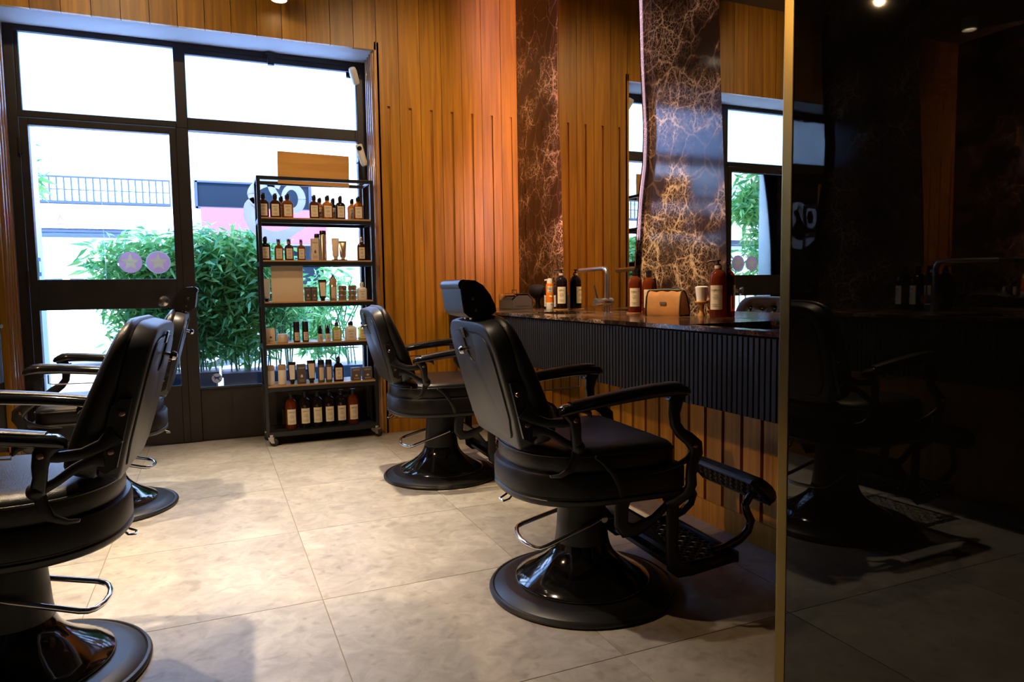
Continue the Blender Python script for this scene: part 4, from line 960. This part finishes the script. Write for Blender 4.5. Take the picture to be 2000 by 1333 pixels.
MB().lathe([(.019, .166), (.0185, .186), (.014, .198), (.006, .201)], n=24).bar([(-.034, 0, .188), (-.02, 0, .191), (0, 0, .192)], .010, .012).build('nozzle', 'white', can)
lb = label(can, .034, .040, 0, .130, 'creamw', None, .025)
text('PROCUT', .0095, 'ink', lb, (0, -.0262, .137), ext=.0003)
MB().sphere((0, 0, 0), .011, 16, 6, (1.0, .08, .5), Matrix.Translation((.004, -.0255, .086)) @ Matrix.Rotation(.25, 4, 'Y')).build('badge', 'creamw', can)
MB().lathe([(.005, 0), (.005, .0008), (.0028, .0008), (.0028, 0)], (0, 0, 0), 16, Matrix.Translation((.009, -.0236, .034)) @ Matrix.Rotation(PI/2, 4, 'X'), False, False).build('round_mark', 'blue', can)
put(can, 1.985, 4.00, ZT, 'orange spray can with white cap and white label', 'can', rz=-.45)
# grey caddy with arched ends full of clippers
cd = tag(empty('tool_caddy', (1.88, 4.31, ZT), math.radians(8)), 'grey green caddy with arched end and swinging lid, full of black tools', 'caddy')
MB().box((-.078, -.085, 0), (.078, .085, .006)).box((-.078, -.085, 0), (-.074, .085, .062)).box((.074, -.085, 0), (.078, .085, .062)).build('body', 'tray', cd, sm=None)
arch = [(-.078, 0), (.078, 0), (.078, .062), (.045, .092), (-.03, .092), (-.078, .055)]
for y in (-.085, .081): MB().prism(arch, y, y+.004, 'y').build('end_panel', 'tray', cd, sm=None, bev=.001)
MB().prism([(-.05, .022), (.05, .022), (.05, .05), (.028, .07), (-.018, .07), (-.05, .048)], -.0865, -.0848, 'y').build('embossed_panel', 'tray', cd, sm=None)
for q, (a, b) in enumerate((((.082, .066), (.048, .104)), ((.048, .104), (-.03, .106)))):
    MB().prism([a, b, (b[0], b[1]-.004), (a[0]-.003, a[1]-.002)], -.088, .088, 'y').build('lid_panel', 'tray', cd, sm=None)
MB().tube([(.02, .02, .104), (.02, .02, .128), (.02, .075, .128), (.02, .075, .104)], .0025, 8).build('carry_handle', 'black_met', cd)
for k in range(3):
    t = tag(MB().bar([(-.02, 0, 0), (-.018, 0, .03), (.0, 0, .05), (.022, 0, .052)], [.02, .03, .03, .02], .03).build('hair_clipper', 'satin'), ['black hair clipper at the window end of the grey caddy', 'black hair clipper in the middle of the grey caddy', 'black hair clipper at the near end of the grey caddy'][k], 'clipper', 'clippers in the caddy'); t.location = (1.842, 4.35-.038*k, ZT+.022)
t = tag(MB().lathe([(.016, 0), (.018, .004), (.018, .03), (.015, .034)], n=20).build('wooden_brush', 'turned'), 'small pale wooden brush poking out at the end of the grey caddy', 'brush'); t.location = (1.829, 4.435, ZT+.0); t.scale = (1, 1, 3)
br = tag(empty('neck_duster', (2.05, 4.32, ZT)), 'big round black neck brush behind the grey caddy', 'brush')
MB().lathe([(.018, 0), (.02, .01), (.014, .05), (.022, .07)], n=20).build('stem', 'cap', br)
MB().lathe([(.022, .068), (.05, .09), (.062, .12), (.058, .148), (.03, .162), (.006, .165)], n=28).build('bristles', 'slatback', br, sm=70)
bx = tag(MB().box((-.04, -.03, 0), (.04, .03, .045)).build('black_box', 'black_met', bev=.004), 'low black box at the far end of the counter beside the caddy', 'box'); bx.location = (1.75, 4.52, ZT)
# tan toiletry bag
bag = tag(empty('toiletry_bag', (1.995, 2.762, ZT), math.radians(-60)), 'tan suede toiletry bag with dark trim on the counter', 'bag')
BP = [(-.058, 0), (-.061, .010), (-.060, .045), (-.052, .090), (-.040, .112), (-.022, .120), (-.004, .117), (.020, .098), (.046, .055), (.062, .012), (.058, 0)]
rings = []
for t in range(0, 13):
    u = -.085+.17*t/12; e = 1-.06*abs(u/.085)**3
    rings.append([(u, y*e, z*(.97+.03*math.sin(t*1.7))) for y, z in BP])
MB().loft(rings).build('body', 'bag', bag, sm=55)
for u in (-.086, .086):
    MB().tube([(u, y, z) for y, z in [(y*.97, z*.97+.003) for y, z in BP]], .0042, 6, closed=True).build('trim', 'bagtrim', bag)
MB().tube([(-.075, -.02, .121), (0, -.02, .124), (.075, -.02, .121)], .006, 6).build('zip', 'bagtrim', bag)
MB().box((-.012, -.0625, .054), (.018, -.058, .067)).build('patch', 'tray', bag, sm=None)
MB().tube([(.03, -.02, .122), (.035, -.02, .132), (.06, -.02, .134), (.07, -.02, .124)], .0045, 6).build('grab_loop', 'bagtrim', bag)
# shaving brush upside down on a turned foot
sb = tag(empty('shaving_brush', (2.06, 2.592, ZT)), 'white bristle brush on a turned wooden foot beside the red pump bottle', 'brush')
MB().lathe([(.017, 0), (.017, .006), (.011, .02), (.0095, .045), (.014, .056), (.028, .060), (.030, .066), (.028, .071)], n=28).build('handle', 'turned', sb)
MB().lathe([(.022, .07), (.025, .10), (.029, .134), (.022, .138), (.004, .139)], n=28).build('bristles', 'bristle', sb, sm=50)
# left counter bottles, seen only in the glass
for k, (y, lb) in enumerate(((2.52, 'bottle on the left counter nearest the marble, seen only in the smoked glass'), (2.44, 'middle bottle of three on the left counter, seen only in the smoked glass'), (2.36, 'pump bottle of three on the left counter, seen only in the smoked glass'))):
    put(big_bottle(.036, .225, 'darkglass', k == 2), MX(2.03), y, ZT, lb, 'bottle', 'bottles on the left counter', rz=PI/2+.4)

# security cameras in the window corner
def seccam(n, loc, rot, lab):
    t = tag(empty(n, loc), lab, 'camera', 'white security cameras'); t.rotation_euler = rot
    MB().loft([[(x, y, z) for x, y in rrect(.052*s_, .048*s_, .02*s_)] for z, s_ in ((-.055, .82), (-.05, .95), (-.02, 1), (.03, 1), (.05, .9), (.056, .7))]).build('shell', 'white', t, sm=60)
    MB().loft([[(x, y, z) for x, y in rrect(.048*s_, .044*s_, .018*s_)] for z, s_ in ((-.0555, .8), (-.058, .78))]).build('lens_face', 'gloss', t)
    MB().lathe([(.009, -.058), (.007, -.061)], n=14).build('lens', 'chrome', t); return t
seccam('security_camera', (.968, 4.95, 2.475), (math.radians(28), math.radians(-22), 0), 'white security camera high in the window corner, looking down')
t = tag(empty('security_camera', (1.005, 4.955, 1.94)), 'long white security camera lower in the window corner, beside the trolley top', 'camera', 'white security cameras'); t.rotation_euler = (0, math.radians(-16), 0)
MB().loft([[(x, y, z) for x, y in rrect(.05*s_, .044*s_, .021*s_)] for z, s_ in ((-.078, .45), (-.070, .8), (-.05, .98), (.03, 1), (.068, .98), (.074, .9))]).build('shell', 'white', t, sm=60)
MB().lathe([(.017, 0), (.015, .006), (.006, .008)], (0, 0, 0), 16, Matrix.Translation((-.006, -.0225, .045)) @ Matrix.Rotation(PI/2, 4, 'X')).build('lens', 'gloss', t)
tag(MB().tube([(.985, 4.99, 2.42), (.992, 5.0, 2.2), (.99, 5.0, 2.06)], .003, 6).build('camera_cable', 'black_met'), 'thin black cable between the two security cameras', 'cable')
t = tag(MB().box((.935, 5.06, 2.49), (.998, 5.075, 2.53)).box((.958, 4.965, 2.50), (.975, 5.065, 2.515)).build('camera_bracket', 'black_met', sm=None), 'small black bracket holding the upper security camera', 'bracket')
tag(MB().box((.985, 4.972, 1.90), (1.005, 5.078, 1.925)).build('camera_bracket', 'black_met', sm=None), 'small black bracket holding the lower security camera', 'bracket')
# ------------------------------------------------------------------ the street outside
tag(MB().box((-14, 5.17, -.12), (14, 13.0, -.03)).build('street', 'street', sm=None), 'pale sunlit paving between the shop and the building opposite', 'street')
YF = 13.0
fb = tag(empty('opposite_building', (0, YF, 0)), 'white building across the street with grilled windows and shop signs', 'building')
FI = Matrix.Translation((0, -YF, 0))
def F_(m, n, mt, par=None, **k):
    m.v = [tuple(FI @ Vector(p)) for p in m.v]; return m.build(n, mt, par or fb, **k)
F_(MB().box((-14, YF, -.03), (14, YF+.4, 9)), 'wall', 'facade', sm=None)
F_(MB().box((-8, YF-.35, 3.25), (8, YF, 3.31)).box((-8, YF-.04, 3.95), (8, YF, 4.02)), 'cornice', 'facade', sm=None)
F_(MB().box((-1.70, YF-.10, 3.27), (-1.58, YF-.02, 3.60)), 'downpipe', 'ledge', sm=None)
F_(MB().box((.05, YF-.16, 3.46), (.36, YF-.10, 3.50), Matrix.Rotation(.0, 4, 'Y')), 'lamp_arm', 'ledge', sm=None)
F_(MB().box((-8, YF-.12, 2.29), (-.35, YF, 2.41)), 'ledge', 'ledge', sm=None)
gw = F_(MB().box((-5.2, YF-.02, 2.43), (-.56, YF-.012, 2.845)), 'window', 'carpaint', sm=None)
g = MB().box((-5.2, YF-.10, 2.425), (-.55, YF-.05, 2.465)).box((-5.2, YF-.09, 2.825), (-.55, YF-.06, 2.85)).box((-5.2, YF-.08, 2.635), (-.55, YF-.065, 2.648))
k = 0
while -.56-.099*k > -5.2: x = -.56-.099*k; g.box((x-.009, YF-.085, 2.44), (x+.009, YF-.065, 2.84)); k += 1
F_(g, 'grille', 'grille', gw, sm=None)['kind'] = 'stuff'
sg2 = F_(MB().box((-8, YF-.16, 2.03), (-.35, YF-.06, 2.285)), 'shop_sign', 'carpaint', sm=None)
F_(MB().prism([(-2.16, 2.12), (-2.12, 2.25), (-2.10, 2.25), (-2.05, 2.14), (-2.09, 2.17), (-2.115, 2.20), (-2.13, 2.15)], YF-.17, YF-.16, 'y').prism([(-2.17, 2.10), (-2.05, 2.115), (-2.07, 2.085), (-2.14, 2.08)], YF-.17, YF-.16, 'y'), 'emblem', 'redlogo', sg2, sm=None)
F_(MB().box((-8, YF-.14, 1.97), (-1.2, YF-.02, 2.01)).box((-8, YF-.14, 1.90), (-1.2, YF-.02, 1.93)), 'shutter_box', 'grille', sm=None)
w2 = F_(MB().box((-.14, YF-.05, 2.43), (1.68, YF-.02, 2.85)), 'window', 'darkwin', sm=None)
F_(MB().box((-.17, YF-.09, 2.41), (1.70, YF-.04, 2.44)).box((-.17, YF-.09, 2.84), (1.70, YF-.04, 2.87)).box((-.19, YF-.09, 2.41), (-.14, YF-.04, 2.87)).box((1.66, YF-.09, 2.41), (1.71, YF-.04, 2.87)).box((.74, YF-.08, 2.44), (.78, YF-.04, 2.84)), 'window_frame', 'grille', w2, sm=None)
aw = F_(MB().box((-.10, YF-.40, 1.82), (2.17, YF-.30, 2.39)), 'awning', 'red', sm=None)
text('OR GOBETTO', .13, 'whitefilm', aw, (1.45, -.402, 2.16), name='lettering', ext=.004)
F_(MB().box((1.90, YF-.5, 0), (2.46, YF-.02, 3.2)), 'pillar', 'facade', sm=None)
F_(MB().box((2.50, YF-.40, 1.82), (6, YF-.30, 2.39)), 'awning', 'red', sm=None)
F_(MB().box((-.1, YF-.04, 0), (1.88, YF-.02, 1.8)), 'shop_door', 'darkwin', sm=None)
# white pillar and switch box just outside the door
pl = tag(MB().box((-1.45, 5.22, -.03), (-1.035, 5.62, 3.3)).build('door_pillar', 'facade', sm=None), 'white pillar just outside the glass door', 'pillar')
sw = tag(MB().box((-1.034, 5.32, 1.12), (-1.012, 5.42, 1.24)).build('switch_box', 'blue', sm=None, bev=.003), 'small blue switch box on the white pillar outside', 'switch'); MB().box((-1.0125, 5.345, 1.145), (-1.009, 5.395, 1.215)).build('button', 'white', sw, sm=None)
# parked white car (its side to the window)
car = tag(empty('parked_car', (-1.4, 11.3, -.03)), 'white parked car with alloy wheels across the street', 'car')
sil = [(-2.1, .22), (2.1, .22), (2.12, .55), (2.0, .72), (1.25, .86), (.55, 1.28), (-1.15, 1.30), (-1.85, .90), (-2.12, .78), (-2.14, .4)]
MB().loft([[(x*(1 if abs(y) < .8 else .985), y, z if z < .9 else z-(.04 if abs(y) > .8 else 0)) for x, z in sil] for y in (-.86, -.80, .80, .86)]).build('body', 'carpaint', car, sm=30, bev=.03)
MB().prism([(1.12, .90), (.52, 1.21), (-.25, 1.23), (-.25, .90)], -.868, -.85, 'y').prism([(-.33, .90), (-.33, 1.23), (-1.08, 1.22), (-1.55, .92)], -.868, -.85, 'y').build('side_window', 'cardark', car, sm=None)
for x in (-.50, 1.95-.45):
    pass
for x in (-.48-.95, 1.32):
    w = MB().lathe([(.20, -.09), (.285, -.09), (.305, -.06), (.305, .06), (.285, .09)], (0, 0, 0), 40, Matrix.Translation((x, -.80, .305)) @ Matrix.Rotation(PI/2, 4, 'X')).build('wheel', 'tyre', car)
    MB().lathe([(.335, 0), (.335, .004)], (0, 0, 0), 40, Matrix.Translation((x, -.862, .345)) @ Matrix.Rotation(PI/2, 4, 'X')).build('wheel_arch', 'tyre', car)
    rm = MB().lathe([(.235, .10), (.235, .104), (.20, .104), (.20, .10)], (0, 0, 0), 40, Matrix.Translation((x, -.80, .305)) @ Matrix.Rotation(PI/2, 4, 'X'), False, False)
    for k in range(10):
        rm.box((-.02, -.01, .03), (.02, .01, .21), Matrix.Translation((x, -.90, .305)) @ Matrix.Rotation(2*PI*k/10, 4, 'Y'))
    rm.lathe([(.045, .09), (.045, .115)], (0, 0, 0), 20, Matrix.Translation((x, -.80, .305)) @ Matrix.Rotation(PI/2, 4, 'X')).build('rim', 'alloy', w, sm=None)
# bamboo in dark planters
def leaf_mesh(clumps, n, size, seed):
    rnd = random.Random(seed); v, f = [], []
    for i in range(n):
        cx, cy, cz, rx, ry, rz_ = clumps[rnd.randrange(len(clumps))]
        a, b = rnd.uniform(0, 2*PI), math.acos(rnd.uniform(-1, 1)); q = rnd.random()**.45
        p = Vector((cx+rx*q*math.sin(b)*math.cos(a), cy+ry*q*math.sin(b)*math.sin(a), cz+rz_*q*math.cos(b)))
        d = Vector((rnd.gauss(0, 1), rnd.gauss(0, 1), rnd.gauss(-.35, .55))).normalized(); s_ = d.cross(Vector((rnd.gauss(0, 1), rnd.gauss(0, 1), rnd.gauss(0, 1)))).normalized()
        L = size*rnd.uniform(.6, 1.25); w = L*.11; o = len(v); up = s_.cross(d)*L*.06
        v += [tuple(p), tuple(p+d*L*.4+s_*w+up), tuple(p+d*L+Vector((0, 0, -.1*L))), tuple(p+d*L*.4-s_*w+up)]
        f += [(o, o+1, o+3), (o+1, o+2, o+3)]
    return v, f
def bamboo(name, x0, x1, y, z0, lab, clumps, n, size, seed, stems, box=True):
    t = tag(empty(name, ((x0+x1)/2, y, -.03)), lab, 'plant', 'potted bamboo outside the shop')
    I = Matrix.Translation((-(x0+x1)/2, -y, .03))
    if box:
        m = MB().box((x0, y-.17, -.03), (x1, y+.17, z0-.02)).box((x0-.012, y-.182, z0-.03), (x1+.012, y+.182, z0)); m.v = [tuple(I @ Vector(p)) for p in m.v]; m.build('planter', 'planter', t, sm=None)
    v, f = leaf_mesh(clumps, n, size, seed); m = MB(); m.v = [tuple(I @ Vector(p)) for p in v]; m.f = f
    o = m.build('foliage', 'leafA', t, sm=None, fix=False); o['kind'] = 'stuff'
    rnd = random.Random(seed+1)
    st = MB()
    for k in range(stems):
        x = rnd.uniform(x0+.05, x1-.05); yy = y+rnd.uniform(-.1, .1); h = rnd.uniform(.5, .85)
        st.tube([(x, yy, z0-.03), (x+rnd.uniform(-.05, .05), yy+rnd.uniform(-.05, .05), z0+h*.5), (x+rnd.uniform(-.14, .14), yy+rnd.uniform(-.1, .1), z0+h)], .006, 5)
    st.v = [tuple(I @ Vector(p)) for p in st.v]; s_ = st.build('stems', 'stem', t); s_['kind'] = 'stuff'; return t
cl1 = [(-.42, 5.88, 1.20, .46, .26, .28), (-.02, 5.88, 1.25, .38, .26, .28), (-.36, 5.9, .98, .46, .24, .25), (.02, 5.88, .95, .34, .24, .28), (-.34, 5.9, .70, .42, .2, .27), (.0, 5.9, .70, .3, .2, .25)]
bamboo('potted_bamboo', -.62, .02, 5.86, .40, 'leafy bamboo hedge in a dark planter outside the glass door', cl1+cl1[:4], 8500, .115, 3, 22)
cl2 = [(.30, 5.88, 1.26, .34, .24, .26), (.22, 5.9, .98, .34, .24, .26), (.52, 5.9, .92, .26, .22, .24), (.24, 5.9, .66, .3, .18, .22)]
bamboo('potted_bamboo', .06, .72, 5.84, .385, 'leafy bamboo in a dark planter behind the product trolley', cl2+cl2[:2], 4500, .115, 5, 18)
cl3 = [(.95, 6.2, .95, .24, .24, .30), (.85, 6.2, .62, .25, .2, .2)]
bamboo('potted_bamboo', .78, 1.22, 6.2, .36, 'thin bamboo in a dark planter at the right end of the window', cl3, 1000, .12, 8, 8)
cl4 = [(-1.42, 6.1, 2.05, .24, .24, .34), (-1.32, 6.1, 1.84, .2, .2, .16), (-1.46, 6.1, 1.35, .2, .25, .5)]
bamboo('potted_bamboo', -1.62, -1.20, 6.1, .40, 'tall bamboo beside the white pillar, its tips showing in the door glass', cl4, 1300, .15, 11, 8)
